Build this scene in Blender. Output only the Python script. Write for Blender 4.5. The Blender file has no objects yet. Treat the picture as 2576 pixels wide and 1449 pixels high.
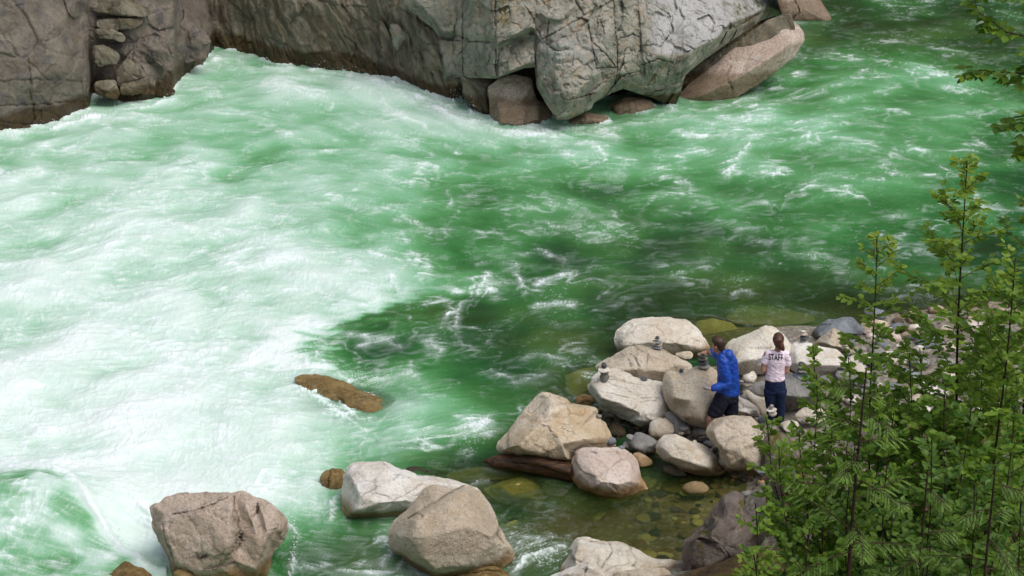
import bpy, bmesh, math, random
import numpy as np
from mathutils import Vector, Matrix, geometry
from mathutils.bvhtree import BVHTree
R = math.radians
SC = bpy.context.scene
COL = SC.collection
rng = random.Random(7)

# ---------------------------------------------------------------- camera
CAMZ, PITCH, F, CX, CY = 13.0, R(24.0), 4130.0, 1288.0, 724.5   # survey frame 2576 x 1449
CP, SP = math.cos(PITCH), math.sin(PITCH)
CAM = np.array([0.0, 0.0, CAMZ])
cam = bpy.data.cameras.new('camera')
cam.sensor_width = 36.0
cam.lens = F / 2576.0 * 36.0
cam.clip_start, cam.clip_end = 0.1, 1000.0
camo = bpy.data.objects.new('camera', cam)
camo.location = (0, 0, CAMZ)
camo.rotation_euler = (R(90) - PITCH, 0, 0)
COL.objects.link(camo)
SC.camera = camo

def ray(px, py):
    px = np.asarray(px, float); py = np.asarray(py, float)
    a = (px - CX) / F; b = (CY - py) / F
    return np.stack([a, CP + b * SP, -SP + b * CP], -1)
def atz(px, py, z=0.0):                      # survey sight line meets height z
    r = ray(px, py)
    t = (np.asarray(z, float) - CAMZ) / r[..., 2]
    return CAM + r * t[..., None]
def aty(px, py, Y):                          # survey sight line meets distance Y
    r = ray(px, py)
    t = np.asarray(Y, float) / r[..., 1]
    return CAM + r * t[..., None]
def topx(p):
    d = np.asarray(p, float) - CAM
    f = d[..., 1] * CP - d[..., 2] * SP
    u = d[..., 1] * SP + d[..., 2] * CP
    return CX + F * d[..., 0] / f, CY - F * u / f

# ---------------------------------------------------------------- noise
_r = np.random.RandomState(3)
PERM = _r.permutation(256); PERM = np.concatenate([PERM, PERM, PERM])
GRAD = _r.normal(size=(256, 3)); GRAD /= np.linalg.norm(GRAD, axis=1)[:, None]
def perlin(x, y, z):
    x, y, z = np.broadcast_arrays(np.asarray(x, float), np.asarray(y, float), np.asarray(z, float))
    xi = np.floor(x).astype(np.int64); yi = np.floor(y).astype(np.int64); zi = np.floor(z).astype(np.int64)
    xf = x - xi; yf = y - yi; zf = z - zi
    xi &= 255; yi &= 255; zi &= 255
    u = xf * xf * xf * (xf * (xf * 6 - 15) + 10)
    v = yf * yf * yf * (yf * (yf * 6 - 15) + 10)
    w = zf * zf * zf * (zf * (zf * 6 - 15) + 10)
    def g(i, j, k):
        h = PERM[PERM[PERM[(xi + i) & 255] + ((yi + j) & 255)] + ((zi + k) & 255)]
        gr = GRAD[h]
        return gr[..., 0] * (xf - i) + gr[..., 1] * (yf - j) + gr[..., 2] * (zf - k)
    a = g(0, 0, 0) + u * (g(1, 0, 0) - g(0, 0, 0))
    b = g(0, 1, 0) + u * (g(1, 1, 0) - g(0, 1, 0))
    c = g(0, 0, 1) + u * (g(1, 0, 1) - g(0, 0, 1))
    d = g(0, 1, 1) + u * (g(1, 1, 1) - g(0, 1, 1))
    e = a + v * (b - a); f = c + v * (d - c)
    return 1.6 * (e + w * (f - e))
def fbm(x, y, z, o=4, gain=0.5, lac=2.03):
    s = 0; a = 1; n = 0
    for i in range(o):
        s = s + a * perlin(x + 17.3 * i, y - 9.1 * i, z + 5.7 * i); n += a
        a *= gain; x = x * lac; y = y * lac; z = z * lac
    return s / n
def sstep(a, b, x):
    t = np.clip((x - a) / (b - a), 0, 1)
    return t * t * (3 - 2 * t)
def worley(P, seed=0):                       # cell noise: nearest and second distance, cell random (3), offset to the cell point
    ci = np.floor(P).astype(np.int64)
    d1 = np.full(len(P), 9.0); d2 = np.full(len(P), 9.0)
    rid = np.zeros((len(P), 3)); off = np.zeros_like(P)
    for i in (-1, 0, 1):
        for j in (-1, 0, 1):
            for k in (-1, 0, 1):
                c = ci + np.array([i, j, k])
                h = (c[:, 0] * 73856093) ^ (c[:, 1] * 19349663) ^ (c[:, 2] * 83492791) ^ (seed * 2654435)
                h = h & 0x7fffffff
                r0 = ((h * 1103515245 + 12345) >> 8 & 1023) / 1023.0
                r1 = ((h * 69069 + 1) >> 7 & 1023) / 1023.0
                r2 = ((h * 22695477 + 7) >> 9 & 1023) / 1023.0
                q = c + np.stack([r0, r1, r2], -1)
                dv = P - q
                d = np.sqrt((dv ** 2).sum(1))
                nn = d < d1
                d2 = np.where(nn, d1, np.minimum(d2, d))
                d1 = np.where(nn, d, d1)
                rid[nn] = np.stack([r1, r2, r0], -1)[nn]
                off[nn] = dv[nn]
    return d1, d2, rid, off

# ---------------------------------------------------------------- objects
def tag(o, label=None, cat=None, group=None, kind=None):
    if label: o['label'] = label
    if cat: o['category'] = cat
    if group: o['group'] = group
    if kind: o['kind'] = kind
    return o
def link(name, me, mat=None, parent=None, smooth=True):
    o = bpy.data.objects.new(name, me)
    COL.objects.link(o)
    if mat is not None and not me.materials: me.materials.append(mat)
    if parent is not None: o.parent = parent
    if smooth:
        me.polygons.foreach_set('use_smooth', np.ones(len(me.polygons), bool))
    return o
def empty(name, loc=(0, 0, 0)):
    o = bpy.data.objects.new(name, None)
    o.empty_display_size = 0.2
    o.location = loc
    COL.objects.link(o)
    return o
def child(name, me, mat, par, smooth=True):  # mesh is given in world space
    o = link(name, me, mat, None, smooth)
    o.parent = par
    o.matrix_parent_inverse = Matrix.Translation(par.location).inverted()
    return o
def mesh_np(name, V, faces):
    V = np.asarray(V, np.float32)
    me = bpy.data.meshes.new(name)
    if isinstance(faces, np.ndarray):
        n = faces.shape[1]; m = len(faces)
        me.vertices.add(len(V)); me.vertices.foreach_set('co', V.ravel())
        me.loops.add(n * m); me.loops.foreach_set('vertex_index', faces.astype(np.int32).ravel())
        me.polygons.add(m)
        me.polygons.foreach_set('loop_start', np.arange(0, n * m, n, dtype=np.int32))
        me.polygons.foreach_set('loop_total', np.full(m, n, np.int32))
        me.update(calc_edges=True); me.validate()
    else:
        me.from_pydata([tuple(v) for v in V.tolist()], [], faces); me.update()
    return me
def attr(me, name, arr):
    a = me.attributes.new(name, 'FLOAT', 'POINT')
    a.data.foreach_set('value', np.asarray(arr, np.float32).ravel())
def gridfaces(ny, nx, wrap=False):
    i = np.arange(ny - 1)[:, None]
    m = nx if wrap else nx - 1
    j = np.arange(m)[None, :]
    j2 = (j + 1) % nx
    return np.stack([i * nx + j, i * nx + j2, (i + 1) * nx + j2, (i + 1) * nx + j], -1).reshape(-1, 4)
def normals(me):
    n = np.empty(len(me.vertices) * 3, np.float32)
    me.vertex_normals.foreach_get('vector', n) if hasattr(me, 'vertex_normals') else me.vertices.foreach_get('normal', n)
    return n.reshape(-1, 3)
def getco(me):
    c = np.empty(len(me.vertices) * 3, np.float32); me.vertices.foreach_get('co', c)
    return c.reshape(-1, 3).astype(float)
def setco(me, V):
    me.vertices.foreach_set('co', np.asarray(V, np.float32).ravel()); me.update()

# ---------------------------------------------------------------- node helpers
class NT:
    def __init__(s, name):
        s.m = bpy.data.materials.new(name); s.m.use_nodes = True
        s.t = s.m.node_tree; s.t.nodes.clear()
        s.out = s.t.nodes.new('ShaderNodeOutputMaterial')
    def n(s, typ, **kw):
        nd = s.t.nodes.new('ShaderNode' + typ)
        for k, v in kw.items(): setattr(nd, k, v)
        return nd
    def set(s, sock, v):
        if isinstance(v, bpy.types.NodeSocket): s.t.links.new(v, sock)
        elif v is not None: sock.default_value = v
    def math(s, op, a, b=None, c=None, clamp=False):
        nd = s.n('Math', operation=op, use_clamp=clamp)
        s.set(nd.inputs[0], a)
        if b is not None: s.set(nd.inputs[1], b)
        if c is not None: s.set(nd.inputs[2], c)
        return nd.outputs[0]
    def noise(s, vec, scale, detail=4, rough=0.55, dist=0.0):
        nd = s.n('TexNoise')
        s.set(nd.inputs['Vector'], vec); s.set(nd.inputs['Scale'], scale)
        nd.inputs['Detail'].default_value = detail; nd.inputs['Roughness'].default_value = rough
        nd.inputs['Distortion'].default_value = dist
        return nd.outputs['Fac']
    def ramp(s, fac, a, b, smooth=True):
        nd = s.n('MapRange')
        if smooth: nd.interpolation_type = 'SMOOTHSTEP'
        s.set(nd.inputs['Value'], fac)
        s.set(nd.inputs['From Min'], a); s.set(nd.inputs['From Max'], b)
        return nd.outputs['Result']
    def mix(s, fac, a, b, blend='MIX'):
        nd = s.n('Mix', data_type='RGBA', blend_type=blend)
        s.set(nd.inputs[0], fac)
        for sock, v in ((nd.inputs[6], a), (nd.inputs[7], b)):
            s.set(sock, (*v, 1) if isinstance(v, tuple) and len(v) == 3 else v)
        return nd.outputs[2]
    def attr(s, name):
        nd = s.n('Attribute', attribute_name=name)
        return nd.outputs['Fac']
    def pos(s):
        return s.n('NewGeometry').outputs['Position']
    def bump(s, h, strength=0.3, dist=0.02, nrm=None):
        nd = s.n('Bump'); s.set(nd.inputs['Height'], h)
        nd.inputs['Strength'].default_value = strength; nd.inputs['Distance'].default_value = dist
        if nrm is not None: s.set(nd.inputs['Normal'], nrm)
        return nd.outputs['Normal']
    def bsdf(s, color, rough=0.8, spec=0.3, nrm=None, out=True):
        b = s.n('BsdfPrincipled')
        s.set(b.inputs['Base Color'], (*color, 1) if isinstance(color, tuple) and len(color) == 3 else color)
        s.set(b.inputs['Roughness'], rough); s.set(b.inputs['Specular IOR Level'], spec)
        if nrm is not None: s.set(b.inputs['Normal'], nrm)
        if out: s.t.links.new(b.outputs[0], s.out.inputs[0])
        return b

def rock_mat(name, c1, c2, stain, stain_amt=0.4, speck=0.35, dark=(0.03, 0.025, 0.02), dark_amt=0.3,
             wet_z=0.2, moss=0.0, stretch=(1, 1, 1), rough=0.85, fine=1.0, wetcol=(0.42, 0.33, 0.2), rot=0.0, pale=None, crk=0.85):
    s = NT(name)
    p = s.pos()
    info = s.n('ObjectInfo')
    sh = s.n('VectorMath', operation='MULTIPLY_ADD')
    s.set(sh.inputs[0], info.outputs['Random']); sh.inputs[1].default_value = (31, 17, 23); s.set(sh.inputs[2], p)
    p0 = sh.outputs[0]
    m0 = s.n('Mapping'); s.set(m0.inputs['Vector'], p0); m0.inputs['Rotation'].default_value = (0, rot, 0)
    mp = s.n('Mapping'); s.set(mp.inputs['Vector'], m0.outputs[0]); mp.inputs['Scale'].default_value = stretch
    ps = mp.outputs[0]
    big = s.noise(ps, 1.3 * fine, 5, 0.6, 0.6)
    col = s.mix(s.ramp(big, 0.35, 0.66), c1, c2)
    st = s.noise(ps, 2.1 * fine, 6, 0.62, 1.2)
    col = s.mix(s.math('MULTIPLY', s.ramp(st, 0.5, 0.68), stain_amt), col, stain)
    dk = s.noise(ps, 3.7 * fine, 7, 0.7, 0.8)
    col = s.mix(s.math('MULTIPLY', s.ramp(dk, 0.54, 0.72), dark_amt), col, dark)
    if pale: col = s.mix(s.attr('tint'), col, s.mix(s.ramp(s.noise(p0, 2.2, 6, .65), .35, .65), pale, tuple(x * .78 for x in pale)))
    md = s.noise(p0, 13.0, 5, 0.75)
    col = s.mix(s.math('MULTIPLY', s.ramp(md, .5, .74), speck * .6), col, tuple(x * 0.5 for x in c2))
    col = s.mix(s.math('MULTIPLY', s.ramp(md, .5, .28), speck * .5), col, tuple(min(1, x * 1.25 + .02) for x in c1))
    sp = s.noise(p0, 26.0, 3, 0.75)
    col = s.mix(s.math('MULTIPLY', s.ramp(sp, 0.52, 0.68), speck), col, tuple(x * 0.25 for x in c1))
    sp2 = s.noise(p0, 30.0, 2, 0.6)
    col = s.mix(s.math('MULTIPLY', s.ramp(sp2, 0.56, 0.7), speck * 0.8), col, tuple(min(1, x * 1.5 + 0.03) for x in c2))
    col = s.mix(s.math('MULTIPLY', s.math('MULTIPLY', s.attr('crack'), crk), s.ramp(s.noise(p0, 5, 4, .7), .2, .62)), col, (0.035, 0.028, 0.02))
    ma = s.math('MULTIPLY', s.attr('moss'), s.ramp(s.noise(p, 5, 7, .75), .42, .56))
    col = s.mix(ma, col, s.mix(s.noise(p, 9, 4), (0.03, 0.022, 0.008), (0.13, 0.13, 0.018)))
    if moss > 0:
        geo = s.n('NewGeometry'); sx = s.n('SeparateXYZ'); s.set(sx.inputs[0], geo.outputs['Normal'])
        mn = s.noise(p, 2.6, 7, 0.72, 0.7)
        mk = s.math('MULTIPLY', s.ramp(mn, 0.60 - 0.14 * moss, 0.66 - 0.14 * moss), s.ramp(sx.outputs[2], 0.15, 0.6))
        mc = s.mix(s.noise(p, 14, 4), (0.035, 0.03, 0.008), (0.15, 0.13, 0.018))
        col = s.mix(mk, col, mc)
    sz = s.n('SeparateXYZ'); s.set(sz.inputs[0], p)
    wz = s.math('ADD', sz.outputs[2], s.math('MULTIPLY', s.math('SUBTRACT', s.noise(p, 2.5, 3), 0.5), 0.35))
    wet = s.ramp(wz, wet_z + 0.1, wet_z - 0.08)
    col = s.mix(wet, col, s.mix(1.0, col, wetcol, 'MULTIPLY'))
    rg = s.math('SUBTRACT', rough, s.math('MULTIPLY', wet, 0.5))
    h = s.math('ADD', s.math('MULTIPLY', s.noise(ps, 7, 9, 0.72, 0.4), 1.0), s.math('MULTIPLY', s.noise(p0, 38, 4, 0.65), 0.45))
    s.bsdf(col, rg, 0.25, s.bump(h, 0.8, 0.06))
    return s.m

M = {}
M['cream'] = rock_mat('rock_cream', (0.74, 0.69, 0.60), (0.58, 0.50, 0.39), (0.42, 0.27, 0.13), 0.4, 0.3, dark_amt=0.18)
M['white'] = rock_mat('rock_white', (0.78, 0.75, 0.70), (0.62, 0.56, 0.47), (0.45, 0.33, 0.2), 0.35, 0.35, dark_amt=0.22)
M['tan'] = rock_mat('rock_tan', (0.58, 0.51, 0.41), (0.46, 0.38, 0.28), (0.42, 0.29, 0.16), 0.4, 0.5, dark_amt=0.2)
M['ochre'] = rock_mat('rock_ochre', (0.66, 0.57, 0.45), (0.50, 0.39, 0.25), (0.46, 0.26, 0.09), 0.6, 0.25, dark_amt=0.25)
M['pink'] = rock_mat('rock_pink', (0.66, 0.57, 0.50), (0.55, 0.43, 0.36), (0.45, 0.27, 0.16), 0.35, 0.4, dark_amt=0.15, wet_z=0.2, wetcol=(.7,.55,.33))
M['pinkwet'] = rock_mat('rock_pink_wet', (0.52, 0.42, 0.35), (0.42, 0.32, 0.255), (0.60, 0.56, 0.50), 0.6, 0.9, dark_amt=0.35, wet_z=0.6, wetcol=(.50,.46,.38))
M['brown'] = rock_mat('rock_brown', (0.50, 0.41, 0.33), (0.37, 0.285, 0.21), (0.62, 0.51, 0.44), 0.5, 0.5, dark_amt=0.35, wet_z=0.22, wetcol=(.6,.45,.27))
M['grey'] = rock_mat('rock_grey', (0.30, 0.29, 0.27), (0.19, 0.185, 0.18), (0.36, 0.33, 0.27), 0.4, 0.35)
M['blue'] = rock_mat('rock_bluegrey', (0.26, 0.285, 0.31), (0.16, 0.175, 0.195), (0.3, 0.31, 0.31), 0.3, 0.3, fine=2)
M['slate'] = rock_mat('rock_slate', (0.125, 0.13, 0.13), (0.075, 0.08, 0.085), (0.19, 0.19, 0.18), 0.3, 0.2, fine=3)
M['sage'] = rock_mat('rock_sage', (0.27, 0.265, 0.22), (0.18, 0.175, 0.14), (0.34, 0.32, 0.27), 0.3, 0.3, fine=3)
M['wet'] = rock_mat('rock_wet', (0.34, 0.26, 0.14), (0.19, 0.135, 0.065), (0.48, 0.42, 0.30), 0.6, 0.5, dark_amt=0.6, wet_z=1.0, rough=0.6, stretch=(1.5, 3, 3), wetcol=(0.8, 0.7, 0.5))
M['olive'] = rock_mat('rock_olive', (0.60, 0.52, 0.22), (0.45, 0.37, 0.13), (0.34, 0.25, 0.08), 0.4, 0.2, wet_z=-9)
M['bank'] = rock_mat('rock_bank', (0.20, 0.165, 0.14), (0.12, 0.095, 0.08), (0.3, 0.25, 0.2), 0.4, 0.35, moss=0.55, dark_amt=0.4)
M['cliff_brown'] = rock_mat('cliff_brown', (0.235, 0.213, 0.158), (0.105, 0.09, 0.062), (0.25, 0.165, 0.085), 0.6, 0.35, dark_amt=0.7, wet_z=0.45, stretch=(2.6, 2.6, 0.5), rot=.5, crk=.7)
M['cliff_green'] = rock_mat('cliff_green', (0.25, 0.245, 0.195), (0.15, 0.15, 0.12), (0.31, 0.25, 0.17), 0.5, 0.3, dark_amt=0.5, wet_z=0.3, stretch=(1.5, 1.5, 0.8))
M['cliff_pale'] = rock_mat('cliff_pale', (0.365, 0.342, 0.285), (0.175, 0.177, 0.135), (0.37, 0.25, 0.135), 0.7, 0.45, dark_amt=0.7, wet_z=0.4, stretch=(1.4, 1.4, 1.0), pale=(.48, .47, .455), rot=-.5, crk=.75)
M['cliff_light'] = rock_mat('cliff_light', (0.56, 0.55, 0.53), (0.44, 0.42, 0.39), (0.4, 0.36, 0.27), 0.25, 0.5, dark_amt=0.35, moss=0.5)
M['cliff_grey'] = rock_mat('cliff_grey', (0.215, 0.182, 0.145), (0.13, 0.105, 0.082), (0.085, 0.08, 0.095), 0.75, 0.5, dark_amt=0.45, wet_z=0.45, crk=.6)
def scene_bvh(skip=('water', 'river')):
    vs, fs = [], []; n = 0
    for o in SC.objects:
        if o.type != 'MESH' or o.name.split('.')[0] in skip: continue
        me = o.data
        V = getco(me) @ np.array(o.matrix_world.to_3x3()).T + np.array(o.matrix_world.translation)
        vs.append(V)
        lt = np.empty(len(me.polygons), np.int32); me.polygons.foreach_get('loop_total', lt)
        lv = np.empty(len(me.loops), np.int32); me.loops.foreach_get('vertex_index', lv)
        e = np.cumsum(lt); fs += [(lv[a - b:a] + n).tolist() for a, b in zip(e, lt)]
        n += len(V)
    return BVHTree.FromPolygons(np.concatenate(vs).tolist(), fs)
# ---------------------------------------------------------------- rock builders
OFF = {'A': (0, 966, 1/3), 'B': (858.7, 966, 1/3), 'C': (1717.3, 966, 1/3), 'D': (0, 0, 1/3), 'E': (858.7, 0, 1/3), 'G': (1717.3, 0, 1/3),
       'H': (1717.3, 483, 1/3), 'P': (1710.6, 825.1, .17132), 'Q': (1462.4, 778.2, .14817), 'S': (1985.6, 751.3, .22917), 'W': (1844.7, 805, .18513), 'F': (1106.8, 0, .3906), 'O': (0, 0, 1)}
def pts(code, txt):                           # survey traverse: sheet letter and "x,y[,height] ..." stations
    ox, oy, k = OFF[code]
    out = []
    for w in txt.split():
        v = [float(q) for q in w.split(',')]
        out.append((ox + v[0] * k, oy + v[1] * k) + tuple(v[2:]))
    return out
def interp_tri(px, py, P, Hh, lines):
    V2 = [Vector((a, b)) for a, b in P]
    try:
        vs, es, fs, ov, oe, of = geometry.delaunay_2d_cdt(V2, lines, [], 0, 1e-4)
    except Exception:
        vs, fs, ov = V2, [], [[i] for i in range(len(V2))]
    hs = []
    for i, v in enumerate(vs):
        src = ov[i]
        if src: hs.append(Hh[src[0]])
        else:
            d = [(v.x - a) ** 2 + (v.y - b) ** 2 + 1e-6 for a, b in P]
            w = [1 / q for q in d]; hs.append(sum(x * y for x, y in zip(w, Hh)) / sum(w))
    res = np.zeros(px.shape); done = np.zeros(px.shape, bool)
    for f in fs:
        for k in range(1, len(f) - 1):
            a, b, c = vs[f[0]], vs[f[k]], vs[f[k + 1]]
            den = (b.y - c.y) * (a.x - c.x) + (c.x - b.x) * (a.y - c.y)
            if abs(den) < 1e-9: continue
            l1 = ((b.y - c.y) * (px - c.x) + (c.x - b.x) * (py - c.y)) / den
            l2 = ((c.y - a.y) * (px - c.x) + (a.x - c.x) * (py - c.y)) / den
            l3 = 1 - l1 - l2
            ins = (l1 > -1e-3) & (l2 > -1e-3) & (l3 > -1e-3) & ~done
            res[ins] = (l1 * hs[f[0]] + l2 * hs[f[k]] + l3 * hs[f[k + 1]])[ins]
            done |= ins
    return res, done
def segdist(px, py, line):
    d = np.full(px.shape, 1e9)
    for (x0, y0), (x1, y1) in zip([p[:2] for p in line[:-1]], [p[:2] for p in line[1:]]):
        dx, dy = x1 - x0, y1 - y0
        L = dx * dx + dy * dy + 1e-9
        t = np.clip(((px - x0) * dx + (py - y0) * dy) / L, 0, 1)
        d = np.minimum(d, np.hypot(px - x0 - t * dx, py - y0 - t * dy))
    return d
def blur(h, n, wrap=True):
    for _ in range(n):
        h2 = h.copy()
        h2[1:-1] = (h[:-2] + 2 * h[1:-1] + h[2:]) / 4
        h = (np.roll(h2, 1, 1) + 2 * h2 + np.roll(h2, -1, 1)) / 4 if wrap else h2
        if not wrap:
            h3 = h.copy(); h3[:, 1:-1] = (h[:, :-2] + 2 * h[:, 1:-1] + h[:, 2:]) / 4; h = h3
    return h
ROCKS = {}
def rock_mesh(name, outline, base, ctrl=None, bulge=0.55, lean=38, back=None, amp=0.025, ang=0.5, cracks=(), seed=1, soft=2,
              freq=2.2, chip=0.0, cw=3.0, cd=0.05, edge=6.0, centre=None, grow=1.0, eh=0.0, dm=0.06):
    O = np.array([p[:2] for p in outline], float)
    x, y = O[:, 0], O[:, 1]; x2, y2 = np.roll(x, -1), np.roll(y, -1)
    cr = x * y2 - x2 * y; A = cr.sum() / 2
    c = np.array([((x + x2) * cr).sum() / (6 * A), ((y + y2) * cr).sum() / (6 * A)]) if centre is None else np.array(centre)
    rad = math.sqrt(abs(A) / math.pi)
    nt = int(np.clip(2 * math.pi * rad / 2.6, 40, 360)); ns = int(np.clip(rad / 2.4, 9, 70))
    th = np.linspace(0, 2 * math.pi, nt, endpoint=False)
    dx, dy = np.cos(th), np.sin(th)
    rr = np.zeros(nt)
    for i in range(len(O)):
        a = O[i] - c; b = O[(i + 1) % len(O)] - c; e = b - a
        den = dx * e[1] - dy * e[0]
        with np.errstate(all='ignore'):
            t = (a[0] * e[1] - a[1] * e[0]) / den
            u = (a[0] * dy - a[1] * dx) / den
        ok = (np.abs(den) > 1e-9) & (u >= -1e-6) & (u <= 1 + 1e-6) & (t > 0)
        rr = np.where(ok, np.maximum(rr, t), rr)
    rr = np.where(rr <= 0, rad, rr) * grow
    for _ in range(1): rr = (np.roll(rr, 1) + 2 * rr + np.roll(rr, -1)) / 4
    # outline roughness
    rr = rr * (1 + 0.35 * amp * fbm(3 * dx + seed * 3.1, 3 * dy, seed * 1.7, 4, 0.6))
    s = np.sin(np.linspace(0, math.pi / 2, ns))[:, None]
    PX = c[0] + s * rr * dx; PY = c[1] + s * rr * dy
    S = np.repeat(s, nt, 1)
    L = R(lean)
    nrm = np.array([0, -math.cos(L), math.sin(L)])
    if base[0] == 'y': Pb = aty(c[0], c[1], base[1])
    else: Pb = atz(*base)
    rd = ray(PX, PY)
    t = ((Pb - CAM) @ nrm) / (rd @ nrm)
    mpp = float(t.mean()) / F
    Rm = rad * mpp
    if ctrl:
        P = [tuple(p[:2]) for p in outline]; Hh = [p[2] if len(p) > 2 else eh for p in outline]; lines = []
        n0 = len(P); lines += [(i, (i + 1) % n0) for i in range(n0)]
        for ln in ctrl:
            k = len(P)
            for q in ln: P.append(q[:2]); Hh.append(q[2])
            lines += [(k + i, k + i + 1) for i in range(len(ln) - 1)]
        Hf, done = interp_tri(PX, PY, P, Hh, lines)
        hh = Hf * (1 - S ** (edge * 2)) ** 0.5 + dm * Rm * (1 - S ** 2) ** 0.5
    else:
        q = np.stack([(PX - c[0]) / rad, (PY - c[1]) / rad], -1)
        rn = random.Random(seed)
        fac = np.full(PX.shape, 0.95)
        for k in range(8):
            a = rn.uniform(0, 6.283); sl = rn.uniform(0.35, 1.3); h0 = rn.uniform(0.72, 1.15)
            fac = np.minimum(fac, h0 - sl * (q[..., 0] * math.cos(a) + q[..., 1] * math.sin(a)))
        fac = np.clip(fac, 0, 1) * (1 - S ** edge) ** 0.5
        dome = (1 - S ** 2) ** 0.5
        hh = bulge * Rm * (ang * fac + (1 - ang) * dome)
    hh = blur(hh, soft)
    crk = np.zeros(PX.shape)
    wx = PX + 4.5 * fbm(PX / 12, PY / 12, seed, 4, .6); wy = PY + 4.5 * fbm(PX / 12 + 9, PY / 12, seed, 4, .6)
    for ln in cracks:
        d = segdist(wx, wy, ln)
        k = np.clip(1 - d / (cw * .85), 0, 1) * np.clip(.95 + .8 * fbm(PX / 22, PY / 22, seed + 3, 2), .3, 1)
        crk = np.maximum(crk, k)
        hh = hh - cd * k
    ln_ = np.linalg.norm(rd, axis=-1, keepdims=True)
    pl = CAM + rd * t[..., None]
    front = pl - rd / ln_ * hh[..., None]
    bk = (0.8 * Rm if back is None else back) * (1 - S ** 2) ** 0.5
    backv = pl + rd / ln_ * bk[..., None]
    # vertices: front centre, front rings 1.., back rings, back centre
    F_ = front[1:].reshape(-1, 3); B_ = backv[1:-1][::-1].reshape(-1, 3)
    V = np.concatenate([front[0, :1], F_, B_, backv[0, :1]])
    nr = (ns - 1) + (ns - 2)
    f = gridfaces(nr, nt, True) + 1
    j = np.arange(nt); j2 = (j + 1) % nt
    last = len(V) - 1
    tri1 = np.stack([np.zeros(nt, int), 1 + j2, 1 + j], -1)
    e0 = 1 + (nr - 1) * nt
    tri2 = np.stack([np.full(nt, last), e0 + j, e0 + j2], -1)
    faces = [tuple(q) for q in f[:, ::-1].tolist()] + [tuple(q) for q in tri1.tolist()] + [tuple(q) for q in tri2.tolist()]
    me = mesh_np(name, V, faces)
    bm = bmesh.new(); bm.from_mesh(me); bmesh.ops.recalc_face_normals(bm, faces=bm.faces); bm.to_mesh(me); bm.free()
    V = getco(me); N = normals(me)
    d = amp * Rm ** 0.5 * (fbm(V[:, 0] * freq + seed, V[:, 1] * freq, V[:, 2] * freq, 6, 0.52) * 1.6)
    rg = 1 - np.abs(fbm(V[:, 0] * freq * 1.3 - seed, V[:, 1] * freq * 1.3, V[:, 2] * freq * 1.3, 3)) * 3
    d -= amp * 0.5 * np.clip(rg, 0, 1) ** 3
    cat = np.concatenate([crk[0, :1], crk[1:].ravel(), np.zeros(len(B_) + 1)])
    if chip > 0:
        q = V * np.array([1, 1, 1.3]) * 1.9 + 0.25 * np.stack([fbm(V[:, 0] * 2, V[:, 1] * 2, V[:, 2] * 2 + k * 7, 3) for k in range(3)], -1)
        d1, d2, rid, off = worley(q, seed)
        d += chip * (((rid - 0.5) * off).sum(1) * 1.5 + (rid[:, 0] - 0.5) * 0.5)
        g = np.clip(1 - (d2 - d1) / 0.06, 0, 1)
        d -= chip * 0.25 * g
        cat = np.maximum(cat, 0.5 * g * (rid[:, 1] > .6))
    setco(me, V + N * d[:, None])
    attr(me, 'crack', cat)
    return me, Pb, Rm
SEED = [10]
def rock(name, label, cat, outline, base, mat, group=None, parent=None, **kw):
    SEED[0] += 1
    me, Pb, Rm = rock_mesh(name, outline, base, seed=kw.pop('seed', SEED[0]), **kw)
    if parent is not None:
        return child(name, me, M[mat], parent)
    V = getco(me)
    loc = V.mean(0); loc[2] = V[:, 2].min()
    setco(me, V - loc)
    o = link(name, me, M[mat]); o.location = loc
    return tag(o, label, cat, group)

# small loose stones: a few shapes, each stone an object of its own
def stone_mesh(seed, flat=0.6, ang=0.2):
    bm = bmesh.new(); bmesh.ops.create_icosphere(bm, subdivisions=4, radius=1.0)
    me = bpy.data.meshes.new('stone'); bm.to_mesh(me); bm.free()
    V = getco(me)
    rn = random.Random(seed)
    for k in range(int(10 * ang) + 2):
        a = np.array([rn.gauss(0, 1) for _ in range(3)]); a /= np.linalg.norm(a)
        h = rn.uniform(0.62, 0.9)
        dd = V @ a - h
        V -= np.clip(dd, 0, None)[:, None] * a * 0.85
    V *= (1 + 0.16 * fbm(V[:, 0] * 1.1 + seed * 7, V[:, 1] * 1.1, V[:, 2] * 1.1, 4))[:, None]
    V[:, 2] *= flat
    V /= np.abs(V).max(0)          # unit half-sizes on every axis
    setco(me, V)
    attr(me, 'crack', np.zeros(len(V)))
    return me
ST = {m: [] for m in ('cream', 'white', 'tan', 'pink', 'grey', 'blue', 'slate', 'sage', 'olive', 'brown', 'wet')}
for i, m in enumerate(ST):
    for k in range(5):
        me = stone_mesh(i * 11 + k, 0.7, 0.15 + 0.12 * (k % 3))
        me.materials.append(M[m]); me.polygons.foreach_set('use_smooth', np.ones(len(me.polygons), bool))
        ST[m].append(me)
def stone(name, label, cat, px, py, w, h, mat, Y=None, z=None, group=None, rot=0, tilt=0, deep=1.0, k=None):
    """stone seen w by h survey units wide and high, standing at distance Y or with its middle at height z"""
    p = aty(px, py, Y) if Y is not None else atz(px, py, z)
    t = np.linalg.norm(p - CAM)
    m = t / F
    hw = w * m / 2
    el = math.asin((CAMZ - p[2]) / t)
    dep = hw * deep
    hv = h * m / 2
    q = max(hv ** 2 - (dep * math.sin(el)) ** 2, (0.35 * hv) ** 2)
    hz = math.sqrt(q) / math.cos(el)
    me = ST[mat][rng.randrange(5) if k is None else k]
    o = bpy.data.objects.new(name, me); COL.objects.link(o)
    o.location = p; o.scale = (hw, dep, hz); o.rotation_euler = (0, R(tilt), R(rot))
    return tag(o, label, cat, group)
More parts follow.
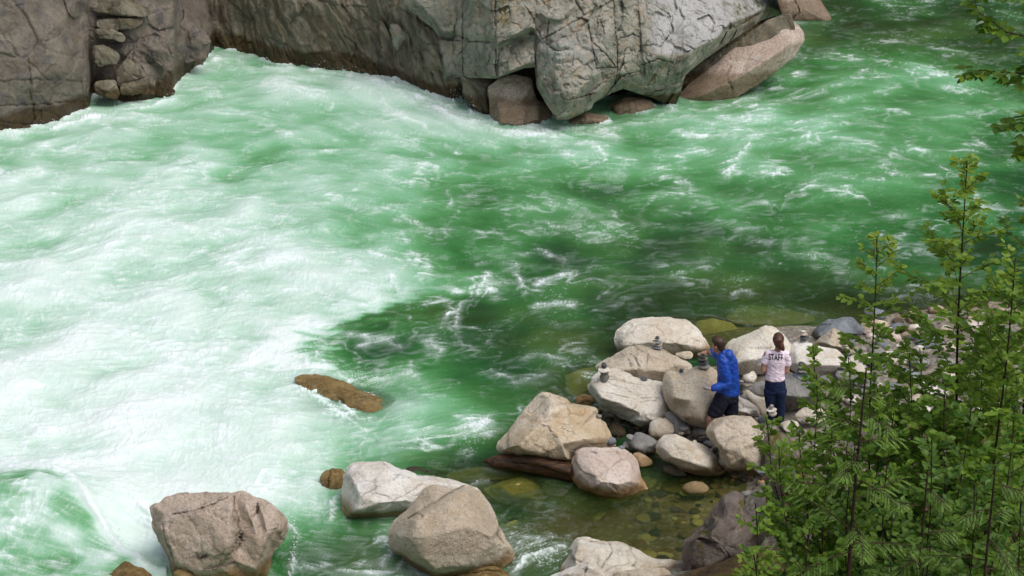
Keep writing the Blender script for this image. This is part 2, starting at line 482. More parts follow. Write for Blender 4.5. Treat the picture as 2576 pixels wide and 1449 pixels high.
# ---------------------------------------------------------------- cliffs
def interp_line(poly, u):
    P = np.array(poly, float)
    L = np.concatenate([[0], np.cumsum(np.hypot(*np.diff(P, axis=0).T))]); L /= L[-1]
    return np.stack([np.interp(u, L, P[:, 0]), np.interp(u, L, P[:, 1])], -1)
def cliff_mesh(name, bottom, top, ctrl, cracks=(), side=None, seed=1, amp=0.10, chip=0.16, step=2.6, stria=0.0, dirx=0.25, cw=2.6, cd=0.10, cell=1.0):
    Lb = np.hypot(*np.diff(np.array(bottom, float), axis=0).T).sum()
    nu = int(Lb / step); nv = int(max(b[1] for b in bottom) - min(t_[1] for t_ in top)) // 3
    u = np.linspace(0, 1, nu); v = np.linspace(0, 1, nv)[:, None]
    B = interp_line(bottom, u)[None]; T = interp_line(top, u)[None]
    XY = B * (1 - v[..., None]) + T * v[..., None]
    if side is not None:
        sd = interp_line(side, v[:, 0])
        XY = XY + (u ** 14)[None, :, None] * (sd - XY[:, -1])[:, None, :]
    PX, PY = XY[..., 0], XY[..., 1]
    bx = np.array([b[0] for b in bottom]); by = np.array([b[1] for b in bottom])
    o = np.argsort(bx)
    yb = np.interp(PX, bx[o], by[o])
    k = 61; ker = np.ones(k) / k
    ybs = np.interp(PX[0], bx[o], by[o])
    ybs = np.convolve(np.pad(ybs, k // 2, mode='edge'), ker, mode='valid')
    yb = np.interp(PX, PX[0], ybs)
    Y0 = atz(PX, yb, 0.0)[..., 1]
    P = [(q[0], q[1]) for ln in ctrl for q in ln]; Hh = [q[2] for ln in ctrl for q in ln]
    lines = []; n = 0
    for ln in ctrl:
        lines += [(n + i, n + i + 1) for i in range(len(ln) - 1)]; n += len(ln)
    out, done = interp_tri(PX, PY, P, Hh, lines)
    out = blur(out, 3, False)
    Y = Y0 - out
    W = aty(PX, PY, Y)
    x, y, z = W[..., 0], W[..., 1], W[..., 2]
    d = amp * 1.5 * fbm(x * 0.9 + seed, y * 0.9, z * 0.9, 6, 0.55)
    if stria > 0:
        a = x * 0.92 + z * 0.38 + 0.35 * fbm(x * .7, y * .7, z * .7, 3)
        d = d + stria * (1 - np.abs(fbm(a * 3.2, y * 1.2, z * 0.35, 5, 0.6)) * 3)
    Q = np.stack([x * 0.85 + 0.3 * fbm(x, y, z, 3), y * 0.85, z * 1.1 + dirx * x + 0.3 * fbm(x + 9, y, z, 3)], -1).reshape(-1, 3) * cell
    d1, d2, rid, off = worley(Q, seed)
    dc = chip * (((rid - 0.5) * off).sum(1) * 1.7 + (rid[:, 0] - 0.5) * 0.8)
    g = np.clip(1 - (d2 - d1) / 0.05, 0, 1)
    dc -= chip * 0.35 * g
    d1b, d2b, ridb, offb = worley(Q * 2.7, seed + 5)
    dc += chip * 0.4 * (((ridb - 0.5) * offb).sum(1) * 1.7 + (ridb[:, 0] - 0.5) * 0.5)
    gb = np.clip(1 - (d2b - d1b) / 0.06, 0, 1)
    d = d + dc.reshape(d.shape)
    crk = np.maximum(0.6 * g * (rid[:, 1] > .85), 0.3 * gb * (ridb[:, 1] > 0.85)).reshape(d.shape)
    wx = PX + 12 * fbm(PX / 34, PY / 34, seed, 5, .6); wy = PY + 12 * fbm(PX / 34 + 9, PY / 34, seed, 5, .6)
    for ln in cracks:
        kk = np.clip(1 - segdist(wx, wy, ln) / cw, 0, 1) * np.clip(.65 + 1.1 * fbm(PX / 26, PY / 26, seed + 2, 3), .0, 1)
        crk = np.maximum(crk, kk); d = d - cd * kk
    W = aty(PX, PY, Y - d)
    W[0, :, 2] = np.minimum(W[0, :, 2], -0.5)
    # give it a body: carry the top and the sides back into the hill
    V = W.reshape(-1, 3)
    f = gridfaces(nv, nu)
    Bk = W.copy(); Bk[..., 1] += 5.0
    ring = [(0, j) for j in range(nu)] + [(i, nu - 1) for i in range(1, nv)] + [(nv - 1, j) for j in range(nu - 2, -1, -1)] + [(i, 0) for i in range(nv - 2, 0, -1)]
    ri = np.array([a * nu + b for a, b in ring]); m = len(ri)
    base = len(V)
    rb = V[ri] + np.array([0, 5.0, 0])
    cen = rb.mean(0)[None]
    V = np.concatenate([V, rb, cen])
    jj = np.arange(m); j2 = (jj + 1) % m
    sidef = np.stack([ri[jj], base + jj, base + j2, ri[j2]], -1)
    tri = np.stack([base + jj, np.full(m, base + m), base + j2], -1)
    faces = [tuple(q) for q in f.tolist()] + [tuple(q) for q in sidef.tolist()] + [tuple(q) for q in tri.tolist()]
    me = mesh_np(name, V, faces)
    bm = bmesh.new(); bm.from_mesh(me); bmesh.ops.recalc_face_normals(bm, faces=bm.faces); bm.to_mesh(me); bm.free()
    attr(me, 'crack', np.concatenate([crk.ravel(), np.zeros(m + 1)]))
    def Yat(px):
        return float(atz(px, float(np.interp(px, PX[0], ybs)), 0.0)[1])
    return me, Yat

# left outcrop
left = empty('rock_outcrop', tuple(atz(250, 290, 0)))
tag(left, 'dark brown blocky rock outcrop at the upper left bank of the river', 'rock outcrop')
bot = [(-500, 420), (-200, 370), (0, 335), (40, 332), (120, 312), (190, 292), (222, 276), (226, 245), (262, 255), (300, 268), (345, 250), (437, 243), (445, 205), (480, 190), (520, 178), (547, 150)]
top = [(-500, -260), (-200, -260), (0, -260), (150, -260), (300, -260), (440, -260)]
ctl = [pts('O', '-500,430,0 -200,380,0 0,340,0 120,315,0 222,280,0'), pts('O', '-500,-260,-2.4 -200,-260,-2.2 0,-260,-1.8 140,-260,-1.8'),
       pts('O', '0,200,-.1 100,190,.15 190,180,.25 222,200,.2'), pts('O', '0,60,-.5 80,50,-.35 150,60,-.3 205,110,-.1 222,180,.1 222,275,.1'),
       pts('O', '232,240,-.9 232,160,-.9 215,90,-.7 190,0,-.9'), pts('O', '300,262,.1 290,220,-.2 300,170,-.5 250,110,-.8 240,60,-.9 280,40,-.7 370,30,-.7'),
       pts('O', '370,240,.2 360,200,.05 340,150,-.3 360,100,-.5 400,70,-.6'), pts('O', '437,243,-.1 430,180,-.1 440,150,-.1 415,95,-.2 430,20,-.5'),
       pts('O', '520,185,-.5 500,140,-.2 480,60,-.4 450,0,-.7'), pts('O', '547,150,-2.2 547,90,-2.2 520,30,-2.4 480,-10,-2.6'), pts('O', '300,-260,-2 440,-260,-3')]
crk = [pts('D', '0,610 230,600 440,600 640,620'), pts('D', '0,800 240,790 440,775 660,760'), pts('D', '215,450 235,760 260,900'),
       pts('D', '660,90 690,200 680,480'), pts('D', '730,130 1080,150'), pts('D', '720,215 960,215 1090,180'),
       pts('D', '740,330 930,320 1060,320 1190,240'), pts('D', '690,490 900,480 1000,360'), pts('D', '880,560 900,710'), pts('D', '930,650 1100,590 1060,440'), pts('D', '1100,560 1180,720'),
       pts('D', '1030,380 1220,540 1300,560'), pts('D', '1280,300 1400,470 1500,450'), pts('D', '1480,100 1560,260 1600,420'), pts('D', '660,760 660,480')]
me, YL = cliff_mesh('rock_face', bot, top, ctl, crk, side=[(547, 150), (547, 90), (520, 35), (480, -5), (450, -260)], seed=4, amp=.11, chip=.10, cell=.8, cd=.08)
child('rock_face', me, M['cliff_grey'], left)
LB = [('700,350 780,345 860,370 905,420 880,480 740,490 700,430', .45, 'cliff_brown'), ('735,150 900,135 1080,140 1070,180 1000,215 900,230 740,205', .25, 'cliff_brown'),
      ('725,225 850,225 945,270 930,320 850,300 740,300', .3, 'cliff_brown'), ('720,620 870,600 905,700 880,750 800,740 720,700', .5, 'cliff_brown'),
      ('920,630 1100,590 1105,690 1000,720 910,710', .6, 'cliff_brown'), ('1110,560 1170,590 1165,720 1115,690', .4, 'cliff_brown'), ('1175,600 1260,610 1325,690 1290,725 1185,725', .55, 'cliff_brown'),
      ('1040,290 1180,250 1240,300 1300,440 1300,540 1200,480 1040,370', .5, 'cliff_grey'), ('870,540 960,440 1060,500 1090,580 960,640 890,650', .35, 'cliff_brown'),
      ('690,0 1000,0 1150,90 1080,130 860,110 740,90 680,50', .2, 'cliff_brown'), ('1230,130 1400,60 1500,160 1580,330 1560,430 1400,470 1300,300', .35, 'cliff_grey')]
for tx, o_, mt in LB:
    ol = pts('D', tx); cx_ = sum(p[0] for p in ol) / len(ol); cy_ = sum(p[1] for p in ol) / len(ol)
    lift = (275 - cy_) / 275 * 0.75
    rock('rock_block', None, None, ol, ('y', YL(cx_) + lift - o_ + .1), mt, parent=left, lean=20, bulge=.5, ang=1.0, amp=.05, soft=1, back=.6, freq=2.5, chip=.05, edge=20, grow=1.05)

# centre cliff
cen = empty('rock_cliff', tuple(atz(1200, 280, 0)))
tag(cen, 'tall grey cliff of fractured blocks with mossy top across the river', 'cliff')
bot = [(440, 70), (490, 100), (530, 118), (570, 122), (620, 130), (680, 150), (730, 168), (800, 165), (840, 160), (900, 180), (960, 200), (1010, 210), (1060, 246), (1100, 244), (1125, 266), (1165, 245), (1240, 285), (1400, 285), (1520, 285), (1650, 240), (1760, 205), (1850, 150), (1950, 60)]
top = [(440, -300), (800, -300), (1200, -300), (1600, -300), (1900, -300), (1990, -300)]
ctl = [pts('O', '440,80,0 530,118,0 620,130,0 730,168,0 840,160,0 960,200,0 1060,246,0 1125,266,0'), pts('O', '1180,250,-.7 1240,285,-.8 1400,285,-.8 1520,285,-1.2 1650,240,-1.2 1760,205,-1.2 1850,150,-1.2 1950,60,-1.2'),
       pts('O', '440,-300,-3 800,-300,-2.6 1200,-300,-3 1600,-300,-4 1900,-300,-5'), pts('O', '600,40,-.2 560,-20,-.5'), pts('O', '700,60,.1 640,0,-.1 620,-80,-.3'), pts('O', '760,120,.1 740,40,.05 720,-60,-.2'),
       pts('O', '880,80,.1 840,0,.1'), pts('O', '950,90,-.2 930,20,-.3 900,-60,-.5'), pts('O', '1000,120,.15 980,40,.1'), pts('O', '1000,190,0 985,140,-.2 955,70,-.4'), pts('O', '1090,180,.3 1080,120,.2 1060,60,.2'),
       pts('O', '1160,200,.1 1150,100,0'), pts('O', '1250,190,-.8 1350,190,-.9 1500,150,-.8 1700,100,-1 1900,30,-1.5'), pts('O', '1250,0,-1 1500,0,-1.3 1800,-40,-2')]
crk = [pts('E', '100,20 200,120 280,180 400,330 440,600'), pts('E', '0,230 100,330 300,560'), pts('E', '280,0 330,120 380,260'), pts('E', '440,60 560,140 690,230 750,295'), pts('E', '520,300 600,400 680,560'), pts('E', '0,40 60,120 80,220')]
me, YC = cliff_mesh('rock_face', bot, top, ctl, crk, seed=9, amp=.10, chip=.11, stria=.11)
child('rock_face', me, M['cliff_brown'], cen)

# the fractured front of the cliff: one continuous face with facets, undercut along its lower edge
FB = pts('F', '-30,470 0,500 150,500 365,506 540,440 612,432 622,560 690,680 752,770 830,770 975,700 992,662 1110,598 1180,572 1300,610 1375,632 1440,665 1520,672 1545,610 1580,485 1660,415 1850,280 2000,180 2060,135 2150,105 2205,95')
FV = ['-30,470,-.5 0,500,-.2 150,500,-.1 365,506,-.05 540,440,-.3 612,432,-.3 622,560,-.1 690,680,.2 752,770,.45 830,770,.5 975,700,.2 992,662,.05 1110,598,-.1 1180,572,-.1 1300,610,-.1 1375,632,-.05 1440,665,.0 1520,672,.1 1545,610,.35 1580,485,.5 1660,415,.35 1850,280,-.25 2000,180,-.85 2060,135,-1.15 2150,105,-1.45 2205,95,-1.6',
 '-30,-500,-1.4 140,-500,-1.0 345,-500,-1.1 510,-500,-1.5 870,-500,-2 1100,-500,-2.2 1260,-500,-2.2 1500,-500,-2.4 2000,-500,-3.4', '-30,200,-.5 -30,0,-.7',
 '0,200,.0 140,208,.05', '0,246,-.16 137,252,-.12', '0,262,-.06 135,266,-.02', '5,480,.06 142,484,.1', '140,0,-.2 142,205,.05',
 '152,0,-.15 152,222,.08 350,232,.15 345,0,-.35', '155,262,-.10 352,272,-.06', '160,282,-.04 352,292,.02', '158,480,.12 360,484,.16',
 '366,0,-.25 366,285,.42 480,222,.36 597,160,.2 592,118,-.08 510,0,-.4', '368,322,-.08 480,262,-.16 592,205,-.2', '374,330,-.06 560,248,-.2 640,262,-.12', '374,490,.34 430,468,.32 540,420,.22 616,398,.12 616,300,-.05',
 '530,0,-.55 640,80,-.3 700,122,-.05 775,130,.0 860,50,-.25 880,0,-.4', '655,262,-.02 600,150,-.28', '690,140,-.18 780,150,-.15 880,70,-.38',
 '628,300,.0 626,430,.05 650,500,.22 700,600,.5 745,700,.62', '665,255,.02 760,215,.12 930,138,.04', '820,310,.32 780,352,.36 720,480,.42', '965,280,.28 995,400,.5 1016,468,.72 900,570,.9 840,640,.95 775,735,.75', '860,400,.5 900,480,.68', '850,660,.9 985,610,.5 985,640,.35', '850,700,.75 960,680,.35',
 '948,140,.02 1000,110,-.05 1112,45,-.2', '1000,260,.22 1080,330,.32 1130,420,.38', '1040,480,.45 1090,540,.36 1125,470,.42', '1125,150,.02 1134,300,.25',
 '1142,200,.06 1160,300,.32 1155,480,.48', '1272,100,-.1 1292,280,.28 1285,400,.48 1262,468,.52', '1200,160,.1 1230,260,.32',
 '1130,100,-.15 1180,20,-.3 1255,0,-.35', '1278,0,-.28 1282,60,-.08 1300,280,.38 1310,400,.6 1400,352,.78 1500,372,.95 1600,352,1.05 1642,310,.98 1785,240,.62 1865,148,.15 2000,102,-.42 2110,40,-.95 2190,72,-1.25',
 '1500,150,.25 1700,0,-.55 1900,0,-1.05 2050,-60,-1.5', '1400,200,.35 1560,270,.62 1720,180,.35', '1310,462,.52 1450,478,.62 1545,470,.85 1600,430,.85 1700,350,.55 1850,230,.0 2000,150,-.6', '1200,530,.25 1330,560,.3 1450,590,.35 1520,560,.55']
FCR = ['148,-100 145,250 147,500', '356,-100 358,250 364,500', '160,262 350,275', '0,255 135,262', '622,430 602,300 650,262 760,200 930,100 1110,5', '945,130 970,250 1000,400 1015,465', '970,260 1060,340 1125,425', '1118,0 1125,150 1140,300 1140,480 1128,560', '1270,-40 1290,200 1296,330', '600,180 655,252', '1000,440 1140,432', '1160,492 1290,455', '1380,30 1480,100 1500,200 1420,300', '835,645 1000,602', '700,300 760,330 830,310', '1300,420 1400,380 1500,400', '1860,150 1900,180 2050,95', '520,0 600,120', '700,125 690,262', '870,0 930,100', '1560,280 1640,320', '380,340 370,500', '1990,120 2120,60', '1160,250 1240,220 1280,240', '1030,130 1060,220']
WL = pts('O', '1090,240 1107,246 1240,312 1400,322 1550,302 1700,262 1850,240 1975,165')
def front_mass():
    x0, x1 = FB[0][0], FB[-1][0]
    nu, nv = int((x1 - x0) / 1.7), 230
    X0 = np.linspace(x0, x1, nu)[None]; v = (np.linspace(0, 1, nv) ** 1.25)[:, None]
    yb = np.interp(X0, [p[0] for p in FB], [p[1] for p in FB])
    PX = X0 - v * 60 * ((X0 - x0) / (x1 - x0)) ** 6; PY = yb * (1 - v) + (-150) * v
    P = []; Hh = []; lines = []
    for t_ in FV:
        q = pts('F', t_); k = len(P)
        P += [a[:2] for a in q]; Hh += [a[2] for a in q]; lines += [(k + i, k + i + 1) for i in range(len(q) - 1)]
    out, _d = interp_tri(PX, PY, P, Hh, lines)
    out = blur(out, 2, False)
    wlx = np.array([p[0] for p in WL]); wly = np.array([p[1] for p in WL])
    Y0 = atz(wlx, wly, 0.0)[:, 1]
    Yr = np.interp(PX, wlx, Y0)
    W = aty(PX, PY, Yr - out); x, y, z = W[..., 0], W[..., 1], W[..., 2]
    d = .085 * fbm(x * 1.3, y * 1.3, z * 1.3, 6, .56)
    rg = 1 - np.abs(fbm(x * 2.2 + 4, y * 2.2, z * 2.2, 4)) * 3.2
    d -= .06 * np.clip(rg, 0, 1) ** 3
    Q = np.stack([x * 1.5 + .3 * fbm(x, y, z, 3), y, z * 1.7 - .6 * x + .3 * fbm(x + 9, y, z, 3)], -1).reshape(-1, 3)
    d1, d2, rid, off = worley(Q, 3)
    dc = .15 * (((rid - .5) * off).sum(1) * 1.8 + (rid[:, 0] - .5) * .5)
    d1b, d2b, rb_, ob_ = worley(Q * 2.6, 8); dc += .045 * (((rb_ - .5) * ob_).sum(1) * 1.8 + (rb_[:, 0] - .5) * .5)
    d = d + dc.reshape(d.shape)
    crk = np.zeros(PX.shape)
    wx = PX + 5 * fbm(PX / 18, PY / 18, 1.5, 4, .6); wy = PY + 5 * fbm(PX / 18 + 9, PY / 18, 1.5, 4, .6)
    for t_ in FCR:
        kk = np.clip(1 - segdist(wx, wy, pts('F', t_)) / 2.1, 0, 1) * np.clip(.8 + .8 * fbm(PX / 30, PY / 30, 4, 2), .2, 1)
        crk = np.maximum(crk, kk); d = d - .10 * kk
    W = aty(PX, PY, Yr - out - d)
    Bk = W[0].copy(); Bk[:, 1] += 1.6; Bk[:, 2] -= .15          # the underside runs back into the hill
    Tp = W[-1].copy(); Tp[:, 1] += 4
    L_ = W[:, -1].copy(); 
    V = np.concatenate([Bk[None], W, Tp[None]])
    me = mesh_np('fractured_face', V.reshape(-1, 3), gridfaces(nv + 2, nu))
    z0 = np.zeros((1, nu))
    attr(me, 'crack', np.concatenate([z0, crk, z0]))
    fx_ = (PX - 1106.8) / .3906; fy_ = PY / .3906
    tint = sstep(1285, 1420, fx_ + 60 * fbm(x * 1.5, y, z * 1.5, 4)) * sstep(.0, .16, (np.interp(fx_, [1280, 1400, 1600, 1642, 1785, 1865, 2000, 2110], [420, 350, 345, 305, 235, 145, 98, 36]) - fy_) / 200 + .08)
    tint = np.maximum(tint, .55 * np.exp(-(((fx_ - 820) / 240) ** 2 + ((fy_ - 330) / 120) ** 2)))
    attr(me, 'tint', np.concatenate([z0, tint, z0]))
    ms = np.zeros(PX.shape)
    for a, b_, c, d_, s_ in [(400, 60, 50, 90, 1), (430, 150, 40, 40, .9), (470, 60, 50, 30, .7), (1930, 60, 60, 70, 1), (2060, 30, 70, 40, 1), (1980, 130, 40, 50, .9), (1440, 60, 60, 40, .6), (1560, 270, 50, 30, .6), (1850, 30, 40, 40, .7)]:
        ms = np.maximum(ms, s_ * np.exp(-(((fx_ - a) / c) ** 2 + ((fy_ - b_) / d_) ** 2)))
    attr(me, 'moss', np.concatenate([z0, ms, z0]))
    return me
child('fractured_face', front_mass(), M['cliff_pale'], cen)
for code, tx, o_, mt, cs in [
 ('E', '430,-120 560,-140 930,-140 925,130 880,235,.05 850,300,.0 752,296,.0 692,215,.05 600,130,.1 470,40,.15', .42, 'cliff_green', ['560,0,.3 700,140,.38 770,245,.4 850,235,.42 885,110,.38 890,-80,.2']),
 ('E', '360,185 430,180 520,270,.1 470,330,.1 425,392,.0 385,330,.05', .35, 'cliff_pale', ['375,200,.2 440,280,.4 500,275,.3', '440,280,.4 425,360,.25']),
 ('E', '740,300 905,312 915,587,.05 775,590,.0', .30, 'cliff_green', ['790,560,.26 905,560,.28', '770,330,.16 890,335,.18']),
 ('E', '280,140 330,170 420,400 440,610 380,600 300,400', .12, 'cliff_brown', ['310,220,.2 380,430,.25 410,580,.2'])]:
    ol = pts(code, tx); cx_ = sum(p[0] for p in ol) / len(ol); cy_ = sum(p[1] for p in ol) / len(ol)
    rock('rock_block', None, None, ol, ('y', YC(cx_) + max(0, 285 - cy_) / 285 * .5 - o_ - .1), mt, parent=cen, lean=14, ctrl=[pts(code, c_) for c_ in cs], amp=.045, soft=1, back=1.0, freq=2.4, chip=.05, edge=24, eh=.22, dm=.01, grow=1.02)
# rocks at its foot
CB = [
 ('E', '1110,660 1190,600 1300,560 1440,600 1480,760 1560,800 1600,900 1490,990 1300,1010 1160,1000 1120,850', .25, 'pinkwet', ['1180,720,.15 1300,640,.15 1440,660,.15', '1200,930,.6 1350,950,.65 1490,900,.6', '1180,800,.35 1330,800,.4 1480,790,.4']),
 ('E', '905,570 1000,570 1150,600 1160,830 1120,900 1050,860 960,800 910,700', .3, 'cliff_brown', ['960,650,.2 1080,680,.3 1090,800,.35']),
 ('E', '2025,790 2120,730 2260,735 2350,770 2372,830 2330,900 2200,930 2080,960 2035,905', .35, 'pinkwet', ['2060,810,.3 2200,780,.35 2310,820,.3', '2080,890,.3 2200,880,.35']),
 ('E', '1590,930 1700,905 1850,850 2000,870 2045,930 1920,1005 1700,1000', .5, 'pinkwet', ['1700,940,.2 1850,900,.25 1980,915,.2']),
 ('E', '2330,760 2420,640 2560,540 2700,560 2680,700 2560,800 2420,840', .0, 'cliff_brown', ['2400,740,.3 2520,640,.35 2640,620,.3']),
 ('O', '1680,262 1720,185 1790,140 1860,100 1940,45 1990,30 2000,80 1960,130 1900,185 1800,262 1740,280', 42.4, 'cliff_brown', ['1740,230,.25 1850,160,.3 1940,90,.25']),
]
for code, tx, o_, mt, cs in CB:
    ol = pts(code, tx); cx_ = sum(p[0] for p in ol) / len(ol); cy_ = sum(p[1] for p in ol) / len(ol)
    rock('foot_rock', None, None, ol, ('y', o_ if o_ > 9 else YC(cx_) - o_ - .1), mt, parent=cen, lean=18, ctrl=[pts(code, c_) for c_ in cs], amp=.04, soft=2, back=1.2, freq=2.6, chip=.03, edge=10)
rock('boulder', 'smooth pinkish boulder under the overhanging pale slab at the cliff end', 'boulder',
     pts('O', '2026,100 2022,78 2005,60 1985,52 1950,58 1900,90 1850,118 1800,160 1740,205 1690,258 1760,268 1850,247 1905,215 1950,182 2000,142'), (1800, 262, -.15), 'pinkwet', lean=40, back=1.0, amp=.02,
     ctrl=[pts('O', '1760,240,.3 1850,200,.45 1930,150,.55 1990,105,.45'), pts('O', '1800,190,.2 1900,120,.25 1970,75,.2')], cracks=[pts('O', '1838,165 1828,190 1842,225')], chip=.015, soft=2, group='boulders at the foot of the cliff')
rock('boulder', 'rounded pink boulder behind the cliff end at the top edge', 'boulder', pts('O', '1930,-50 2040,-30 2075,15 2092,45 2087,60 2040,62 1990,60 1955,42 1940,0'), (2010, 58, -.1), 'pinkwet', lean=40, amp=.02, bulge=.6, ang=.3,
     cracks=[pts('O', '2000,0 2012,30 1990,50')], group='boulders at the foot of the cliff')
# ---------------------------------------------------------------- boulders in and beside the water
GB = 'pale boulders along the near bank'
def bld(lab, code, tx, base, mat, cs=None, name='boulder', cat='boulder', cr=(), **kw):
    k = dict(lean=38, amp=.028, group=GB, soft=1, chip=0.0 if ('round' in lab or 'smooth' in lab or 'oval' in lab or 'under the' in lab) else .028, freq=2.6); k.update(kw)
    return rock(name, lab, cat, pts(code, tx), base, mat, ctrl=[pts(code, c_) for c_ in cs] if cs else None, cracks=[pts(code, c_) for c_ in cr], **k)
bld('big brown cleft boulder standing in white water at bottom left', 'A',
    '1133,930 1150,905 1212,888 1245,860 1285,838 1340,828 1400,816 1480,825 1560,822 1650,826 1720,822 1820,822 1870,840 1925,862 2005,873 2040,890 2085,928 2150,1000 2172,1040 2170,1100 2140,1200 2065,1265 2045,1340 2010,1440 1950,1530 1330,1530 1300,1420 1272,1330 1205,1205 1150,1100',
    (520, 1462, -.1), 'brown', ['1300,985,.30 1450,955,.42 1600,905,.44 1728,845,.40', '1728,845,.42 1750,960,.55 1745,1100,.68 1720,1180,.72 1715,1280,.70', '1300,985,.38 1235,1090,.36 1260,1180,.42 1330,1340,.42 1500,1420,.50 1620,1390,.56 1715,1285,.70',
     '1775,870,.16 1810,1000,.22 1825,1100,.32 1800,1220,.34 1740,1330,.40', '1850,850,.26 1870,960,.38 1930,1100,.46 1960,1240,.44 1930,1400,.40', '1925,880,.20 1950,980,.24 1985,1120,.34', '2010,890,.26 1975,970,.40 2010,1130,.44 2000,1300,.34', '2120,1060,.2 2080,1180,.2', '1220,960,.16 1400,880,.18 1600,850,.18'],
    cr=['1765,850 1775,930 1815,1080 1825,1150 1790,1210', '1300,985 1450,960 1600,910 1720,845', '1230,1060 1250,1200 1310,1330', '1480,1270 1500,1320 1560,1300', '1720,1290 1780,1260 1820,1180', '1940,900 1945,970', '1545,1400 1650,1380 1760,1350'],
    lean=25, amp=.035, cw=2.8, cd=.07, back=1.0, edge=8)

bld('long pale pink boulder lying in the stream behind the grey-capped boulder', 'B',
    '8,760 14,690 32,640 62,608 105,590 180,582 250,580 300,578 345,582 375,600 405,622 480,645 530,665 575,690 640,688 700,690 760,702 860,722 950,755 1030,780 1075,830 1050,930 900,1000 700,1060 480,1060 330,1050 180,1035 60,1030 10,1010 6,880',
    (985, 1312, -.12), 'white', ['60,680,.3 200,640,.3 340,620,.25 420,690,.3', '150,860,.6 300,760,.55 430,700,.4 560,740,.4 700,740,.3 900,770,.2', '100,960,.5 300,900,.6 500,880,.5'],
    cr=['400,685 440,685 470,700', '160,835 330,740 430,710', '450,715 520,705'], amp=.02, cw=1.6, cd=.02)
bld('large rounded tan boulder with grey cap and dark seam in the foreground', 'B',
    '345,1130 365,1080 400,1030 440,990 490,955 560,870 600,810 640,772 680,760 725,757 790,775 850,790 890,775 930,758 975,765 1010,790 1045,810 1072,835 1100,870 1122,905 1160,980 1190,1060 1215,1110 1250,1175 1285,1230 1312,1275 1300,1335 1200,1395 1100,1430 1000,1475 700,1500 560,1400 450,1300 375,1262 352,1200',
    (1130, 1452, -.1), 'tan', ['500,1020,.45 560,960,.42 700,890,.42 870,790,.3', '520,1160,.75 560,1030,.7 700,940,.6 850,850,.5 940,800,.35', '620,1330,.7 640,1160,.85 800,1100,.85 1000,1080,.75 1120,1150,.6 1190,1080,.4', '1060,1350,.35 1130,1190,.5 1190,1100,.3', '420,1150,.4 450,1230,.4', '700,1400,.6 1000,1360,.5'],
    cr=['500,1020 550,985 640,920 720,880 870,795 930,760', '610,1000 600,975 550,985 500,1010', '1190,1065 1180,1140 1230,1200'], amp=.018, cw=3.0, cd=.05, soft=3)
bld('wet orange boulder at the bottom edge below the rounded tan boulder', 'B', '820,1500 860,1450 950,1412 1050,1385 1110,1376 1160,1378 1220,1397 1260,1432 1310,1500', (1212, 1462, 0), 'wet', bulge=.5, cr=['980,1430 1100,1405 1200,1415'], group='wet orange rocks in the rapids')
bld('big sloping cream and ochre boulder with sharp ridge above the driftwood', 'B',
    '1165,480 1178,430 1230,370 1275,325 1340,250 1400,170 1460,100 1495,68 1522,57 1560,58 1600,70 1650,85 1700,105 1730,148 1780,155 1830,165 1910,178 1930,195 1940,232 1990,290 2022,350 2060,430 2088,475 1980,500 1850,540 1760,575 1735,605 1670,600 1600,588 1450,560 1300,545 1230,535 1180,515',
    (1390, 1165, .12), 'ochre', ['1622,160,.5 1560,240,.58 1500,305,.64 1400,400,.7 1330,462,.66 1220,500,.3', '1522,75,.25 1580,110,.4 1622,160,.5', '1622,160,.5 1730,165,.4 1910,195,.18', '1500,305,.64 1560,320,.55 1640,400,.62 1660,450,.66 1700,560,.5', '1640,400,.58 1800,340,.42 1960,290,.22', '1660,450,.62 1850,420,.45 2000,400,.2', '1350,500,.66 1500,540,.5 1640,560,.46'],
    cr=['1622,160 1660,150 1740,148', '1500,305 1560,320 1600,390 1660,410', '1570,70 1580,105', '1660,330 1760,375 1800,365', '1820,415 1880,460 1950,470'], amp=.022, cw=1.8, cd=.025)
bld('pinkish white boulder half in the clear pool right of the driftwood', 'B',
    '1735,600 1740,550 1760,508 1800,482 1850,471 1960,480 2100,475 2150,500 2200,540 2235,580 2252,625 2268,700 2300,755 2320,800 2220,860 2100,900 1990,880 1900,830 1800,790 1735,740',
    (1545, 1262, -.15), 'pink', ['1780,560,.25 1900,540,.35 2080,560,.3 2180,600,.25', '1880,660,.5 1960,740,.6 2080,760,.55 2200,740,.4', '1790,680,.35 1900,780,.4'], cr=['1880,510 1930,520'], amp=.02)
bld('round cream stone above the tan boulder beside grey cobbles', 'B', '2315,360 2322,300 2350,270 2400,250 2450,255 2490,280 2515,315 2522,365 2480,400 2400,420 2330,405', (1660, 1104, .15), 'cream', ang=.15, bulge=.8)
bld('smooth light grey boulder wedged between round cream stone and tan boulder', 'B', '2425,235 2470,205 2540,230 2600,290 2640,350 2640,385 2520,390 2500,300', (1705, 1094, .2), 'grey', ang=.3, bulge=.5)
bld('smooth tan boulder with hollow underside at the clear pool edge', 'O', '1648,1126 1655,1106 1665,1097 1675,1093 1702,1091 1717,1099 1737,1108 1767,1116 1782,1126 1794,1139 1808,1154 1817,1169 1828,1188 1800,1200 1784,1198 1751,1195 1717,1185 1692,1168 1665,1158',
    (1735, 1196, .0), 'cream', ['1665,1125,.3 1700,1115,.35 1750,1130,.4 1790,1150,.3', '1690,1150,.35 1740,1165,.5 1780,1175,.4'], amp=.02)
bld('angular grey white rock between cobbles and pink boulder', 'B', '2115,455 2160,420 2205,380 2225,362 2260,362 2330,392 2388,432 2370,530 2300,545 2190,505', (1610, 1140, .1), 'grey', ['2200,420,.12 2260,400,.15 2300,470,.28 2370,450,.15', '2210,480,.25 2290,510,.25'], amp=.02)
bld('small rounded pinkish rock at the pool edge behind the pink boulder', 'B', '2195,520 2240,505 2290,530 2350,580 2345,610 2260,630 2210,580', (1620, 1174, 0.03), 'pink', bulge=.5)
